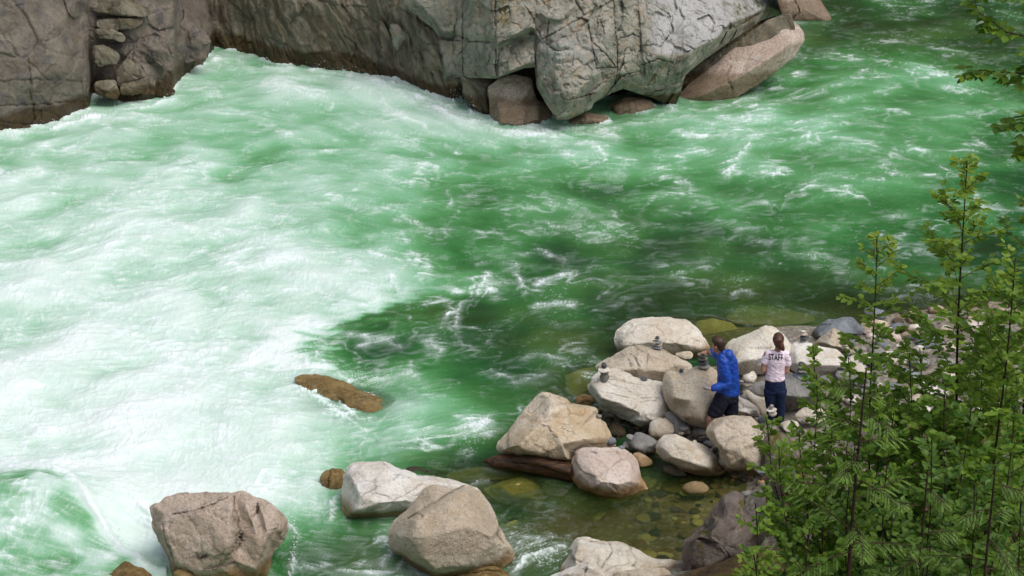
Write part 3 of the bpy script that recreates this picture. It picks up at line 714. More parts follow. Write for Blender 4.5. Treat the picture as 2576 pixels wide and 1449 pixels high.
bld('layered white boulder with furrows carrying the bucket-shaped cairn', 'O',
    '1477,970 1484,955 1490,944 1505,932 1522,927 1545,927 1575,940 1600,947 1640,955 1668,960 1680,985 1700,1030 1690,1055 1660,1074 1640,1080 1615,1080 1580,1060 1545,1046 1510,1030 1497,1000 1480,985',
    (1600, 1078, .1), 'white', ['1490,965,.2 1520,955,.2 1560,975,.3 1600,985,.3 1670,1000,.25', '1530,935,.05 1580,955,.1 1660,968,.1', '1510,1000,.45 1560,1015,.5 1610,1040,.5 1650,1040,.4', '1600,1060,.4 1650,1060,.35'],
    cr=['1485,965 1520,960 1570,975 1610,1000 1680,1000', '1500,950 1560,958 1620,968', '1520,985 1580,1000', '1590,1030 1610,1012 1660,1005'], amp=.03, cw=1.4, cd=.025, back=.8)
bld('large rounded grey-tan boulder in front of the blue-jacketed man', 'O',
    '1664,978 1668,955 1674,938 1685,931 1700,934 1712,944 1725,935 1742,923 1765,917 1790,922 1815,940 1830,980 1825,1030 1805,1070 1775,1078 1745,1074 1712,1058 1690,1035 1670,1005',
    (1750, 1082, .25), 'tan', ['1690,960,.3 1740,955,.35 1790,955,.3', '1695,1000,.5 1740,1010,.6 1790,1010,.5', '1720,1050,.4 1770,1060,.4'], amp=.018, soft=4)
bld('broad tan boulder with dark branching cracks behind the layered white one', 'O',
    '1499,930 1497,922 1507,912 1525,903 1545,890 1557,882 1569,875 1585,869 1611,868 1640,873 1667,878 1685,887 1714,902 1733,910 1743,922 1735,945 1700,965 1664,975 1611,975 1566,960 1534,945',
    (1600, 985, .25), 'tan', ['1520,920,.2 1570,890,.25 1610,885,.3 1660,895,.3 1710,915,.2', '1540,935,.4 1600,930,.5 1670,935,.4'],
    cr=['1569,878 1580,900 1590,925 1605,945 1612,958', '1611,870 1625,880 1635,895 1650,902', '1583,885 1597,898 1605,915 1610,928', '1690,908 1702,925 1708,935'], amp=.02, cw=1.5, cd=.03, soft=3)
bld('broad flat-topped pale boulder farthest out at the green water', 'O',
    '1546,862 1545,845 1548,832 1559,823 1570,814 1581,808 1593,803 1605,801 1637,798 1685,800 1726,802 1737,810 1752,825 1767,842 1784,866 1790,878 1770,892 1720,905 1680,910 1640,905 1596,895 1560,892 1552,876',
    (1660, 905, .0), 'cream', ['1570,835,.15 1640,820,.2 1720,825,.2 1760,850,.15', '1570,870,.35 1640,860,.45 1720,865,.4 1770,880,.2'],
    cr=['1558,860 1580,862 1596,868', '1735,850 1750,856 1765,860', '1715,868 1730,858'], amp=.02, cw=1.4, cd=.02, soft=3)
bld('pinkish rounded rock between the tan cracked and pale flat boulders', 'P', '-90,400 -60,360 40,340 150,340 200,380 180,450 60,470', (1735, 915, .3), 'ochre', bulge=.5)
bld('peaked cream boulder between the two people', 'O',
    '1818,890 1822,875 1830,863 1843,854 1858,847 1875,840 1890,834 1903,829 1913,823 1925,819 1938,820 1950,826 1959,832 1970,839 1980,848 1992,866 2000,890 1990,915 1960,935 1913,942 1873,948 1850,935 1828,915',
    (1890, 945, .3), 'cream', ['1840,880,.25 1880,860,.3 1920,840,.25 1950,850,.3', '1850,915,.35 1890,905,.5 1940,900,.45 1975,890,.25'],
    cr=['1905,840 1915,852 1922,860', '1862,865 1850,880 1848,890', '1855,895 1868,900 1870,915 1885,925', '1842,868 1855,858'], amp=.022, cw=1.2, cd=.018, soft=3)
bld('upright broken tan boulder in front of the people at the thicket', 'O',
    '1772,1089 1777,1076 1784,1066 1798,1054 1817,1046 1834,1044 1851,1043 1872,1044 1891,1048 1905,1060 1914,1076 1921,1090 1924,1106 1930,1130 1933,1155 1925,1185 1915,1198 1890,1196 1860,1186 1827,1180 1812,1165 1807,1150 1807,1133 1796,1120 1784,1110',
    (1870, 1195, .1), 'tan', ['1790,1085,.35 1820,1060,.35 1880,1062,.3 1905,1090,.25', '1815,1130,.5 1860,1130,.5 1905,1110,.35', '1840,1172,.35 1870,1150,.5 1905,1130,.25'], cr=['1850,1180 1875,1155 1890,1150', '1905,1065 1912,1100 1915,1140'], amp=.024, cw=1.5, cd=.03)
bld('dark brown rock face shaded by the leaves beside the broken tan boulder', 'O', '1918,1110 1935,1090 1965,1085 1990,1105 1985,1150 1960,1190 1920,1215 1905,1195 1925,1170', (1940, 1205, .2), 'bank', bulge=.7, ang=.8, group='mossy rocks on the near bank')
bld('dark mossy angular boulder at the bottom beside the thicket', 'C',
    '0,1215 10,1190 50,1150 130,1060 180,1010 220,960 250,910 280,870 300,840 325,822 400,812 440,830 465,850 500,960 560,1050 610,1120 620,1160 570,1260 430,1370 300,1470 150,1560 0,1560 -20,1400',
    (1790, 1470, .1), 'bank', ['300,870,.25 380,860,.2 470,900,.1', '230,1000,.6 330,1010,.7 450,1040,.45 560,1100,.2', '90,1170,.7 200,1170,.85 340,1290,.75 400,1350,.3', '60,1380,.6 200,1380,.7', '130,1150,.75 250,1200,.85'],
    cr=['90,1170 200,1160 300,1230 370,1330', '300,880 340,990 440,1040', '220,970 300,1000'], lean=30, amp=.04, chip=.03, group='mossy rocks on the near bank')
bld('pale cream boulder with cracks in the stream at bottom centre', 'B',
    '1630,1480 1665,1370 1680,1340 1702,1308 1740,1220 1770,1163 1810,1158 1860,1158 1930,1170 2000,1185 2060,1190 2120,1200 2165,1220 2200,1238 2260,1265 2330,1300 2400,1325 2455,1313 2535,1332 2520,1400 2480,1470 2400,1540 1800,1560',
    (1560, 1472, .0), 'cream', ['1750,1290,.5 1790,1230,.45 1900,1230,.4 2040,1230,.3', '1760,1360,.5 1980,1350,.6 2060,1260,.4 2130,1260,.45 2200,1300,.45', '2100,1380,.6 2250,1340,.45 2400,1370,.3', '1900,1470,.6 2200,1460,.6'],
    cr=['2020,1190 2050,1260 1990,1340 1965,1390', '1690,1310 1830,1340', '2180,1230 2230,1330 2200,1380', '1880,1180 2000,1200'], amp=.028, cw=1.8, cd=.03)
bld('white slab in front of the pale cream boulder at the bottom edge', 'B', '1500,1480 1600,1430 1700,1390 1800,1355 1870,1328 1920,1343 1970,1390 2030,1450 2060,1560 1500,1560', (1450, 1475, .35), 'white', ['1700,1430,.2 1850,1370,.2 1930,1400,.15'], cr=['1860,1350 1840,1420'], group=GB)
bld('low flat pale rock at the bottom edge touching the dark mossy boulder', 'B', '2035,1480 2040,1430 2060,1412 2200,1400 2330,1392 2430,1390 2480,1420 2520,1480 2500,1560 2050,1560', (1620, 1475, .35), 'tan', bulge=.4, ang=.5)
bld('brown rock with white water sliding over it in mid rapids', 'O', '738,952 755,944 790,940 830,944 860,954 885,968 905,980 935,990 960,999 990,1016 996,1040 985,1060 962,1074 935,1072 895,1056 850,1030 800,1000 755,975', (930, 1074, -.33), 'wet', ['790,955,.10 860,980,.18 920,1008,.30 955,1022,.32', '870,1020,.2 930,1050,.22'], lean=64, amp=.04, back=.5, group='wet orange rocks in the rapids')
bld('small mossy brown rock in the rapids left of the long pink boulder', 'O', '801,1205 808,1190 818,1180 840,1176 860,1179 872,1195 868,1235 840,1240 815,1236', (838, 1232, -.1), 'wet', cr=['830,1180 825,1225'], bulge=.6, group='wet orange rocks in the rapids')
bld('wet orange rock at the bottom edge left of the brown cleft boulder', 'O', '255,1470 270,1449 290,1430 313,1411 325,1412 340,1421 360,1426 385,1445 405,1475 340,1495', (330, 1470, -.1), 'wet', bulge=.6, ang=.8, group='wet orange rocks in the rapids')
bld('small wet rock at the foot of the brown cleft boulder', 'O', '425,1465 436,1442 447,1431 463,1428 483,1440 500,1465 465,1480', (463, 1468, .1), 'wet', bulge=.6, group='wet orange rocks in the rapids')
bld('smooth white stone lying in the clear pool', 'C', '-15,790 10,755 40,735 100,725 150,740 190,770 207,800 190,825 150,840 80,845 20,830', (1750, 1243, -.05), 'cream', ang=.1, bulge=.8)
bld('flat blue-grey stone in the clear pool beside the tan boulder', 'B', '2420,650 2440,620 2480,612 2560,640 2620,680 2600,700 2500,690', (1695, 1196, .0), 'blue', ang=.3, bulge=.4)
bld('dark wet slab in the stream behind the long pink boulder', 'B', '470,640 500,620 560,618 660,650 760,690 850,715 800,740 650,720 560,700', (1090, 1205, -.08), 'slate', lean=60, bulge=.4)
# rocks under the clear water
bld('yellow boulder under the clear stream below the driftwood', 'B', '1060,800 1085,775 1200,735 1320,700 1390,695 1450,720 1490,760 1535,830 1540,880 1480,970 1330,940 1180,890', (1300, 1280, -.34), 'olive', ['1200,770,.2 1350,740,.25 1450,790,.2', '1300,860,.35 1450,860,.25'], lean=65, amp=.03, group='boulders under the clear water')
bld('long yellow rock under the water left of the driftwood', 'B', '330,500 400,520 480,500 560,488 700,488 780,510 770,540 640,570 480,600 400,580 330,540', (1050, 1160, -.22), 'olive', lean=70, bulge=.4, group='boulders under the clear water')
bld('wide sandy slab under the stream in front of the driftwood', 'B', '760,690 900,640 1050,620 1250,650 1400,690 1250,720 1000,740 850,730', (1210, 1210, -.2), 'olive', lean=70, bulge=.3, group='boulders under the clear water')
bld('large yellow green slab under the water beyond the pale flat boulder', 'H', '310,940 380,900 440,860 520,850 600,855 700,870 800,890 950,920 1020,960 960,990 700,1010 480,1000 380,990', (1925, 815, -.42), 'olive', lean=72, bulge=.25, group='boulders under the clear water')
bld('yellow shelf of rock under the water between the flat and peaked boulders', 'O', '1745,815 1765,803 1800,800 1840,812 1870,835 1840,855 1800,870 1775,860 1760,840', (1805, 862, -.25), 'olive', lean=65, bulge=.4, group='boulders under the clear water')
bld('orange rock under the water left of the layered white boulder', 'O', '1420,945 1455,930 1495,920 1500,945 1485,980 1450,1000 1425,985', (1460, 990, -.3), 'olive', lean=65, bulge=.4, group='boulders under the clear water')
bld('sunken yellow rock beside the right foot of the pink boulder', 'B', '2255,700 2300,690 2380,720 2385,750 2320,800 2280,790', (1630, 1230, -.18), 'olive', lean=65, bulge=.4, group='boulders under the clear water')
bld('pale green rock deep in the stream right of the foreground boulder', 'B', '1890,1000 1960,960 2060,980 2110,1080 2050,1150 1950,1160 1900,1080', (1520, 1345, -.5), 'olive', lean=70, bulge=.3, group='boulders under the clear water')
bld('ochre mound under the shallow water beside the foreground boulder', 'B', '1200,1080 1260,1040 1320,1020 1345,1045 1300,1090 1230,1120', (1285, 1335, -.1), 'olive', lean=60, bulge=.5, group='boulders under the clear water')
bld('yellow boulder small and square at the water behind the layered boulder', 'B', '1765,130 1790,80 1815,66 1900,90 1915,140 1870,165 1800,160', (1470, 1022, -.03), 'ochre', bulge=.6, ang=.8)
# between and behind the people
bld('blocky cream rock below the peaked boulder', 'P', '940,720 980,680 1070,630 1100,650 1125,720 1090,780 1050,830 960,860 930,790', (1885, 973, .35), 'cream', ang=.9, bulge=.5, cr=['940,770 1000,760 1060,820', '1000,690 1040,740'], cw=1.2)
bld('smooth blue-grey slab left of the woman', 'P', '970,900 1060,840 1180,780 1260,780 1270,1000 1200,1020 1080,980', (1910, 1002, .4), 'grey', ang=.3, bulge=.4)
bld('long pale rock running down from the woman to the broken boulder', 'P', '930,870 990,880 1080,970 1200,1010 1270,1010 1290,1200 1240,1300 1180,1260 1100,1130 1000,1010', (1915, 1045, .35), 'cream', ang=.5, bulge=.5)
bld('white boulder speckled with dark lichen behind the broken tan boulder', 'P', '790,1050 830,990 900,1010 1000,1070 1100,1150 1180,1200 1190,1290 1060,1310 760,1290', (1880, 1062, .3), 'white', ['840,1080,.15 950,1120,.25 1080,1190,.2', '840,1230,.4 1000,1250,.4'], cr=['850,1060 920,1120 1000,1160 1120,1180'], amp=.03)
bld('big pale slab under the leaves right of the woman', 'S', '-40,720 -20,560 60,470 170,455 300,520 430,540 520,560 640,650 700,740 560,820 300,850 100,840', (2060, 945, .35), 'white', ['60,560,.2 250,580,.25 450,620,.2', '100,720,.4 300,730,.45 520,730,.3'], lean=45, amp=.025)
bld('grey boulder beside the legs of the woman', 'S', '-150,880 -80,800 20,800 180,880 300,900 380,990 340,1130 200,1200 0,1230 -120,1180 -170,1040', (2010, 1032, .4), 'grey', ['-80,900,.3 60,900,.35 220,960,.3', '-60,1060,.5 100,1080,.6 240,1080,.4'], amp=.03)
bld('pale tan rock under branches below the grey boulder', 'S', '40,1290 120,1220 220,1170 330,1180 420,1270 430,1340 300,1380 120,1370', (2040, 1070, .45), 'cream', bulge=.5)
bld('pointed tan boulder on the beach beyond the woman', 'S', '262,510 275,480 310,445 370,400 430,345 480,318 530,325 580,380 640,430 690,500 715,580 680,620 560,600 430,560 300,535', (2090, 888, .3), 'tan', ['340,480,.2 470,380,.3 580,440,.25', '450,520,.4 580,540,.3'], amp=.024)
bld('long dark grey boulder at the water behind the pointed tan boulder', 'S', '238,400 250,370 300,310 370,260 450,218 520,210 600,194 690,196 720,215 760,270 840,340 860,420 700,460 450,450 280,470', (2080, 857, .05), 'blue', ['300,350,.2 420,270,.3 600,240,.3 720,280,.25', '330,420,.4 500,380,.5 700,380,.4'], cr=['285,330 340,290 440,275'], cw=3.5, amp=.02)
bld('brown boulder at the waterside carrying the oval grey stone', 'S', '815,300 850,200 900,210 1000,235 1060,240 1100,280 1105,320 1040,370 900,405 780,410 740,350', (2200, 842, .1), 'ochre', bulge=.6, ang=.4)
bld('oval grey stone perched on top of the brown waterside boulder', 'S', '808,150 815,115 850,88 900,82 960,100 1030,120 1070,160 1082,200 1060,225 1000,235 920,220 850,190', (2200, 802, .62), 'blue', bulge=.8, ang=.1, group=None, name='oval_stone', cat='stone')
bld('cream leaning stone below the brown waterside boulder', 'S', '860,430 950,395 1050,350 1100,310 1150,320 1155,380 1110,430 1000,465 900,470', (2210, 858, .2), 'cream', bulge=.5, ang=.3)
bld('upright oval blue-grey stone beside the thin sapling stem', 'S', '942,500 945,430 965,375 1010,356 1060,375 1085,420 1090,490 1075,545 1020,565 965,555', (2215, 882, .3), 'blue', bulge=.8, ang=.1)
bld('blue-grey speckled rock at the far beach edge', 'S', '1110,300 1140,275 1200,255 1250,270 1270,310 1230,350 1160,385 1125,350', (2260, 838, .15), 'blue', bulge=.6)
bld('white rounded rock on the far beach edge', 'S', '1290,330 1320,290 1370,274 1440,285 1470,320 1450,350 1380,370 1300,365', (2300, 834, .15), 'white', bulge=.6)
bld('smaller white rock right of the white rounded one', 'S', '1440,300 1470,274 1510,275 1540,310 1530,345 1460,345', (2327, 829, .15), 'white', bulge=.6)
bld('pinkish cream rock right of the small cairn on the far beach', 'S', '1660,340 1690,295 1740,288 1785,310 1790,360 1720,375 1665,370', (2381, 836, .2), 'cream', bulge=.6)
bld('pink pointed rock behind the tall sapling stem', 'S', '1880,330 1920,290 1945,270 1965,310 1960,360 1910,365', (2426, 833, .2), 'pink', bulge=.6, ang=.9)
bld('flat sandy rock between the cairn and the leaves on the beach', 'S', '1180,385 1300,370 1450,350 1560,345 1600,380 1450,420 1250,420', (2300, 846, .2), 'tan', bulge=.4)
bld('white slab half hidden by leaves in the middle of the thicket', 'S', '640,640 760,605 900,585 1100,570 1180,580 1200,640 1000,700 800,740 680,700', (2200, 915, .4), 'white', bulge=.4, lean=50)
bld('pale rock showing through leaves at the right of the beach', 'S', '1660,520 1760,470 1850,470 1880,540 1780,580 1690,570', (2395, 882, .45), 'tan', bulge=.5)
bld('reddish rock at the right edge of the beach', 'S', '2380,430 2450,370 2560,340 2620,400 2600,480 2450,480', (2560, 860, .5), 'pink', bulge=.5)
bld('flat pale rock behind the leaves low on the right side of the beach', 'S', '2300,560 2400,540 2580,570 2620,640 2500,660 2330,620', (2555, 900, .6), 'tan', bulge=.4)
bld('pale rock glimpsed between stems at the right edge', 'S', '2080,1010 2180,980 2260,1020 2250,1080 2120,1100', (2480, 1002, 1.0), 'cream', bulge=.5)
# bank rocks under the thicket
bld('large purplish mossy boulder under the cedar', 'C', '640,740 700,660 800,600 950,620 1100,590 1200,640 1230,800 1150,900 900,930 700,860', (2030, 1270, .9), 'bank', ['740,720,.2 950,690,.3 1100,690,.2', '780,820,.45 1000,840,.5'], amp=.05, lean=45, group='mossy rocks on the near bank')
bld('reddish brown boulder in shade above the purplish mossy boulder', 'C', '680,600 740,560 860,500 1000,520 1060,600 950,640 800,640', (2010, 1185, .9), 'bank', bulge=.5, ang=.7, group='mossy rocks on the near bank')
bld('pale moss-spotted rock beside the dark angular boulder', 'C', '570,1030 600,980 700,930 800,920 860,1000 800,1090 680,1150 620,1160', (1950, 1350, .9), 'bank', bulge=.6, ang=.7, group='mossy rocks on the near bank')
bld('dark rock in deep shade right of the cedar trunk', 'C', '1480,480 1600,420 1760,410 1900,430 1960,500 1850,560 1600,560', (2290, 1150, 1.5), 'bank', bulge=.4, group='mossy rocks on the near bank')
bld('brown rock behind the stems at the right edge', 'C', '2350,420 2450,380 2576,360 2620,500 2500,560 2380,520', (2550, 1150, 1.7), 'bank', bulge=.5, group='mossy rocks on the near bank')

# driftwood
def log_mesh(name, a, b, ra, rb, seed, n=90, m=26):
    a = Vector(a); b = Vector(b); ax = (b - a); Lg = ax.length; ax.normalize()
    s1 = ax.cross(Vector((0, 0, 1))).normalized(); s2 = s1.cross(ax)
    t = np.linspace(0, 1, n)[:, None]; th = np.linspace(0, 2 * math.pi, m, endpoint=False)[None]
    r = ra + (rb - ra) * t
    taper = np.clip((t / 0.13), 0.12, 1) ** 0.7
    r = r * taper * (1 + 0.10 * fbm(np.cos(th) * 2 + seed, np.sin(th) * 2, t * 4, 4) + 0.16 * (np.abs(perlin(th * 2.6 + 3, t * 1.2, seed)) - .25))
    A, B_, S1, S2 = (np.array(v) for v in (a, b, s1, s2))
    cen_ = A + (B_ - A) * t[..., None] + np.array([0, 0, 1.0]) * (0.05 * np.sin(t * 4))[..., None]
    V = cen_ + (np.cos(th) * r)[..., None] * S1 * 1.15 + (np.sin(th) * r)[..., None] * S2
    V = V.reshape(-1, 3)
    f = [tuple(q) for q in gridfaces(n, m, True).tolist()] + [tuple(range(m))[::-1], tuple(range((n - 1) * m, n * m))]
    me = mesh_np(name, V, f); attr(me, 'crack', np.zeros(len(V))); return me
def wood_mat(name, c1, c2, rough=.5):
    s = NT(name); p = s.pos()
    mp = s.n('Mapping'); s.set(mp.inputs['Vector'], p); mp.inputs['Scale'].default_value = (1, 9, 14); mp.inputs['Rotation'].default_value = (0, 0, .2)
    nz = s.noise(mp.outputs[0], 2.5, 6, .65, .6)
    s.bsdf(s.mix(s.ramp(nz, .35, .7), c1, c2), rough, .4, s.bump(nz, .7, .03)); return s.m
M['log'] = wood_mat('wet_driftwood', (.018, .010, .006), (.12, .052, .02), .4)
a = atz(1216, 1160, .10); b = atz(1470, 1190, .14)
tag(link('driftwood_log', log_mesh('driftwood_log', a, b + (b - a) * .1, .10, .17, 4), M['log']), 'dark wet driftwood log wedged under the sloping cream boulder', 'log')
a = atz(1275, 1157, .22); b = atz(1440, 1178, .26)
tag(link('driftwood_log', log_mesh('driftwood_log', a, b, .05, .10, 8), M['log']), 'shorter reddish splintered log lying on top of the wedged driftwood log', 'log')
# ---------------------------------------------------------------- ground: river bed, beach, bank and an added unseen hillside in one sheet
GP = [(200, 900, -1.5), (700, 600, -1.5), (1300, 600, -1.5), (1800, 500, -1.5), (2300, 300, -1.5), (1000, 300, -1.5), (2200, 600, -1.5), (400, 1200, -1.4), (1100, 850, -1.4), (1900, 680, -1.3), (2500, 150, -1.5), (2200, 60, -1.5), (300, 450, -1.5), (650, 1330, -1.0), (100, 1400, -1.4), (2900, 500, -1.4), (2900, 200, -1.5), (-400, 700, -1.5), (-300, 1200, -1.4),
      (1500, 1250, -.50), (1700, 1270, -.28), (1650, 1340, -.38), (1350, 1350, -.7), (1250, 1220, -.6), (1400, 1000, -.8), (1480, 880, -.9), (1900, 800, -.7), (2050, 790, -.5), (2200, 765, -.6), (2450, 740, -.7), (1750, 1215, -.12), (1830, 1220, -.05), (1780, 1300, -.18), (1740, 1380, -.2), (1150, 1420, -.7), (900, 1400, -.7), (1000, 1120, -.6),
      (1620, 1080, .0), (1680, 1040, .1), (1750, 1080, .2), (1700, 980, .15), (1850, 1000, .3), (1880, 1100, .28), (1950, 1060, .42), (2050, 950, .40), (2150, 880, .3), (2300, 830, .08), (2400, 840, .2), (2550, 850, .4), (2560, 780, .0), (2000, 860, .1), (2300, 950, .6), (2500, 950, .8), (1600, 860, -.3), (1750, 880, -.1), (2700, 850, .6),
      (1950, 1200, .7), (2100, 1200, 1.0), (2300, 1100, 1.2), (2500, 1100, 1.5), (1950, 1400, 1.3), (2100, 1400, 2.1), (2300, 1300, 2.1), (2500, 1300, 2.6), (2500, 1449, 3.3), (2200, 1449, 2.7), (2000, 1449, 1.6), (1820, 1449, .2), (2900, 1200, 3), (2900, 1000, 2)]
gp = np.array([[*atz(a, b, c)[:2], c] for a, b, c in GP])
gw = np.array([(0, 0, 11), (-20, 0, 11), (20, 0, 11.2), (10, 8, 6.4), (16, 14, 5), (-10, 10, 4.6), (-22, 13, 3.5), (0, 10, 4.8), (0, 16, .3), (-10, 16.5, -.1), (5, 13, 2.2), (-22, 18, -1), (20, 22, 4), (25, 32, 4), (22, 8, 7.5),
               (-15, 53, 4), (-25, 49, 4), (-4, 56, 5), (3, 60, 5), (0, 66, 24), (-30, 58, 22), (6, 74, 26), (-15, 64, 22), (-10, 85, 50), (10, 95, 55), (30, 95, 50), (-40, 75, 45), (36, 64, 12), (45, 78, 35), (60, 40, 20), (-14, 45, -1), (-5, 47, -1), (2, 49, -1), (8, 55, -1.5), (12, 60, -1.5), (16, 64, -1.5), (22, 70, -1.5), (30, 75, -1.2), (16, 58, -1.5), (14, 54, -1.5), (9, 51, -1.5), (45, 60, 6), (40, 45, 5), (-50, 30, 6), (-60, 90, 50), (60, 90, 50), (60, -10, 14), (-60, -10, 14), (0, -10, 14), (0, 160, 90), (-120, 60, 50), (120, 60, 50), (100, 160, 90), (-100, 160, 90), (0, -90, 20)])  # steep far heights: unseen hillside added to block low sky in the water's reflections
gp = np.concatenate([gp, gw])
def ax2(lo, hi, a, b, d):
    l = np.arange(a, b, d).tolist(); s = d; x = a; left_ = []
    while x > lo: s *= 1.3; x -= s; left_.append(x)
    x = l[-1]; s = d; rt = []
    while x < hi: s *= 1.3; x += s; rt.append(x)
    return np.array(left_[::-1] + l + rt)
ax_ = ax2(-160, 160, -24, 24, .16); ay_ = ax2(-120, 240, 8, 44, .14)
XX, YY = np.meshgrid(ax_, ay_)
num = np.zeros(XX.shape); den = np.zeros(XX.shape)
for a, b, c in gp:
    w_ = 1 / ((XX - a) ** 2 + (YY - b) ** 2 + .25) ** 1.7
    num += w_ * c; den += w_
ZZ = num / den
def ground_z(x, y):
    w_ = 1 / ((gp[:, 0] - x) ** 2 + (gp[:, 1] - y) ** 2 + .25) ** 1.7
    return float((w_ * gp[:, 2]).sum() / w_.sum())
dry = sstep(-.1, .6, ZZ)
ZZ = ZZ + .16 * fbm(XX * .9, YY * .9, 0, 5) * (.35 + .8 * dry) + .03 * fbm(XX * 5, YY * 5, 3, 3)
qx_, qy_ = topx(np.stack([XX, YY, np.zeros(XX.shape)], -1))
pool = (YY > 17) & ((qx_ < 1180) | (qy_ < 740)) & (qy_ < 1560) & (YY < 66 - 1.2 * np.clip(16 - XX, 0, 14))
ZZ = np.where(pool, np.minimum(ZZ, -.45), ZZ)
V = np.stack([XX, YY, ZZ], -1).reshape(-1, 3)
me = mesh_np('ground', V, gridfaces(*XX.shape))
s = NT('river_bank'); p = s.pos()
sz = s.n('SeparateXYZ'); s.set(sz.inputs[0], p)
vor = s.n('TexVoronoi'); s.set(vor.inputs['Vector'], p); vor.inputs['Scale'].default_value = 9.0
cob = s.mix(s.ramp(vor.outputs['Distance'], .1, .6), s.mix(.55, (.50, .46, .38), vor.outputs['Color'], 'MULTIPLY'), (.10, .085, .06))
cob = s.mix(.5, cob, s.mix(s.ramp(sz.outputs[2], -.1, .1), (.40, .31, .14), (.36, .32, .26)))
dirt = s.mix(s.ramp(s.noise(p, 3, 6, .7), .4, .65), (.055, .034, .018), (.12, .075, .03))
dirt = s.mix(s.ramp(s.noise(p, 1.7, 6, .7, .6), .52, .66), dirt, (.085, .072, .012))
dirt = s.mix(s.ramp(s.noise(p, 25, 4, .7), .55, .75), dirt, (.16, .11, .06))
h_ = s.math('ADD', sz.outputs[2], s.math('MULTIPLY', s.noise(p, 2, 4), .5))
col = s.mix(s.ramp(h_, 1.05, 1.5), cob, dirt)
for_ = s.mix(s.ramp(s.noise(p, .35, 8, .75), .35, .65), (.010, .022, .008), (.045, .085, .022))  # dark forest green for the added hillside out of view
col = s.mix(s.ramp(sz.outputs[2], 8, 12), col, for_)
s.bsdf(col, .9, .2, s.bump(s.math('ADD', s.noise(p, 12, 6, .7), s.math('MULTIPLY', vor.outputs['Distance'], -.8)), .8, .08))
tag(link('ground', me, s.m), 'river bed, cobble beach and mossy bank', 'ground', kind='structure')
# ---------------------------------------------------------------- river
def axis(lo, a, b, hi, d, D):
    mid = np.arange(a, b, d)
    l = []; x = a; s = d
    while x > lo: s = min(s * 1.12, D); x -= s; l.append(x)
    r_ = []; x = mid[-1]; s = d
    while x < hi: s = min(s * 1.12, D); x += s; r_.append(x)
    return np.concatenate([np.array(l[::-1]), mid, np.array(r_)])
wx = axis(-1000, -40, 2616, 3500, 2.4, 30)
wy = axis(-230, -30, 1480, 1690, 2.0, 14)
NX, NY = len(wx), len(wy)
PX, PY = np.meshgrid(wx, wy)
G = atz(PX, PY, 0.0)
GX, GY = G[..., 0], G[..., 1]
# flow direction (survey stations: position, heading)
FL = [(100, 1300, 1, .35), (60, 1150, 1, -.1), (300, 1100, 1, -.12), (250, 850, 1, -.16), (200, 650, 1, -.15), (100, 450, 1, -.12), (550, 330, 1, -.12), (620, 230, 1, -.1), (800, 190, 1, .2), (950, 230, 1, .35), (1150, 300, 1, .4),
      (1350, 350, 1, .05), (1600, 330, 1, -.1), (1850, 260, 1, -.3), (2150, 130, 1, -.25), (2450, 100, 1, .1), (2350, 230, 1, .2), (2300, 400, 1, .15), (2000, 380, 1, -.15), (1700, 480, 1, -.12), (1350, 480, 1, .05), (950, 420, 1, .12), (700, 480, 1, -.1),
      (600, 650, 1, -.08), (900, 620, 1, .22), (1100, 640, 1, .2), (1000, 760, 1, .1), (1200, 740, 1, -.3), (1400, 680, 1, -.15), (1700, 640, 1, -.08), (2100, 600, 1, -.1), (1500, 780, 1, -.12), (1200, 860, 1, -.22), (900, 900, 1, -.12), (750, 870, 1, -.2), (1350, 920, 1, .15),
      (700, 1000, 1, .12), (500, 1000, 1, .0), (950, 960, 1, -.1), (1100, 1010, 1, .15), (1000, 1100, 1, -.05), (1200, 1080, 1, -.1), (700, 1180, 1, -.05), (500, 1180, 1, .05), (380, 1330, 1, .5), (250, 1400, 1, .2), (800, 1380, 1, .45), (760, 1320, 1, .5), (1250, 1190, 1, .2), (1450, 1330, 1, .12), (1350, 1420, 1, -.5), (1650, 1300, 1, .05)]
FL = np.array(FL)
wsum = np.zeros(PX.shape); fx = np.zeros(PX.shape); fy = np.zeros(PX.shape)
for a, b, c, d in FL:
    w = 1 / (((PX - a) / 1.3) ** 2 + (PY - b) ** 2 + 900) ** 1.5
    wsum += w; fx += w * c; fy += w * d
fx /= wsum; fy /= wsum
eddy = fbm(GX * .55, GY * .4, 3.3, 3) ; eddy2 = fbm(GX * 1.7, GY * 1.2, 7.3, 2)
ang_ = np.arctan2(fy, fx) + 0.62 * eddy + 0.30 * eddy2
fx, fy = np.cos(ang_), np.sin(ang_) * 0.8
PATH = []
for sgn in (1, -1):
    cx = np.broadcast_to(np.arange(NX, dtype=np.float32)[None], PX.shape).copy(); cy = np.broadcast_to(np.arange(NY, dtype=np.float32)[:, None], PX.shape).copy()
    fxf = fx.astype(np.float32).ravel(); fyf = (fy * 1.2).astype(np.float32).ravel()
    k0 = np.arange(NX * NY, dtype=np.int32).reshape(PX.shape); lst = []
    for k in range(27):
        cx += sgn * 1.35 * fxf[k0]; cy += sgn * 1.35 * fyf[k0]
        k0 = np.clip(cy + .5, 0, NY - 1).astype(np.int32) * NX + np.clip(cx + .5, 0, NX - 1).astype(np.int32)
        lst.append(k0)
    PATH.append(lst)
def lic(src, L, step=1.0):
    src = np.asarray(src, np.float32); fl = src.ravel()
    st = max(1, int(round(step / 1.35))); n = min(26 // st, max(2, int(L * step / 1.35 / st)))
    acc = src.copy(); tot = 1.0
    for lst in PATH:
        for k in range(n):
            w = np.float32(1 - k / n); acc += w * fl[lst[k * st]]; tot += w
    return acc / tot
def unit(a):
    return (a - a.mean()) / (a.std() + 1e-9)
wn = np.random.RandomState(5).normal(size=PX.shape).astype(np.float32)
wn2 = np.random.RandomState(6).normal(size=(NY // 2 + 1, NX // 3 + 1)).astype(np.float32)
wn2 = np.repeat(np.repeat(wn2, 2, 0), 3, 1)[:NY, :NX]
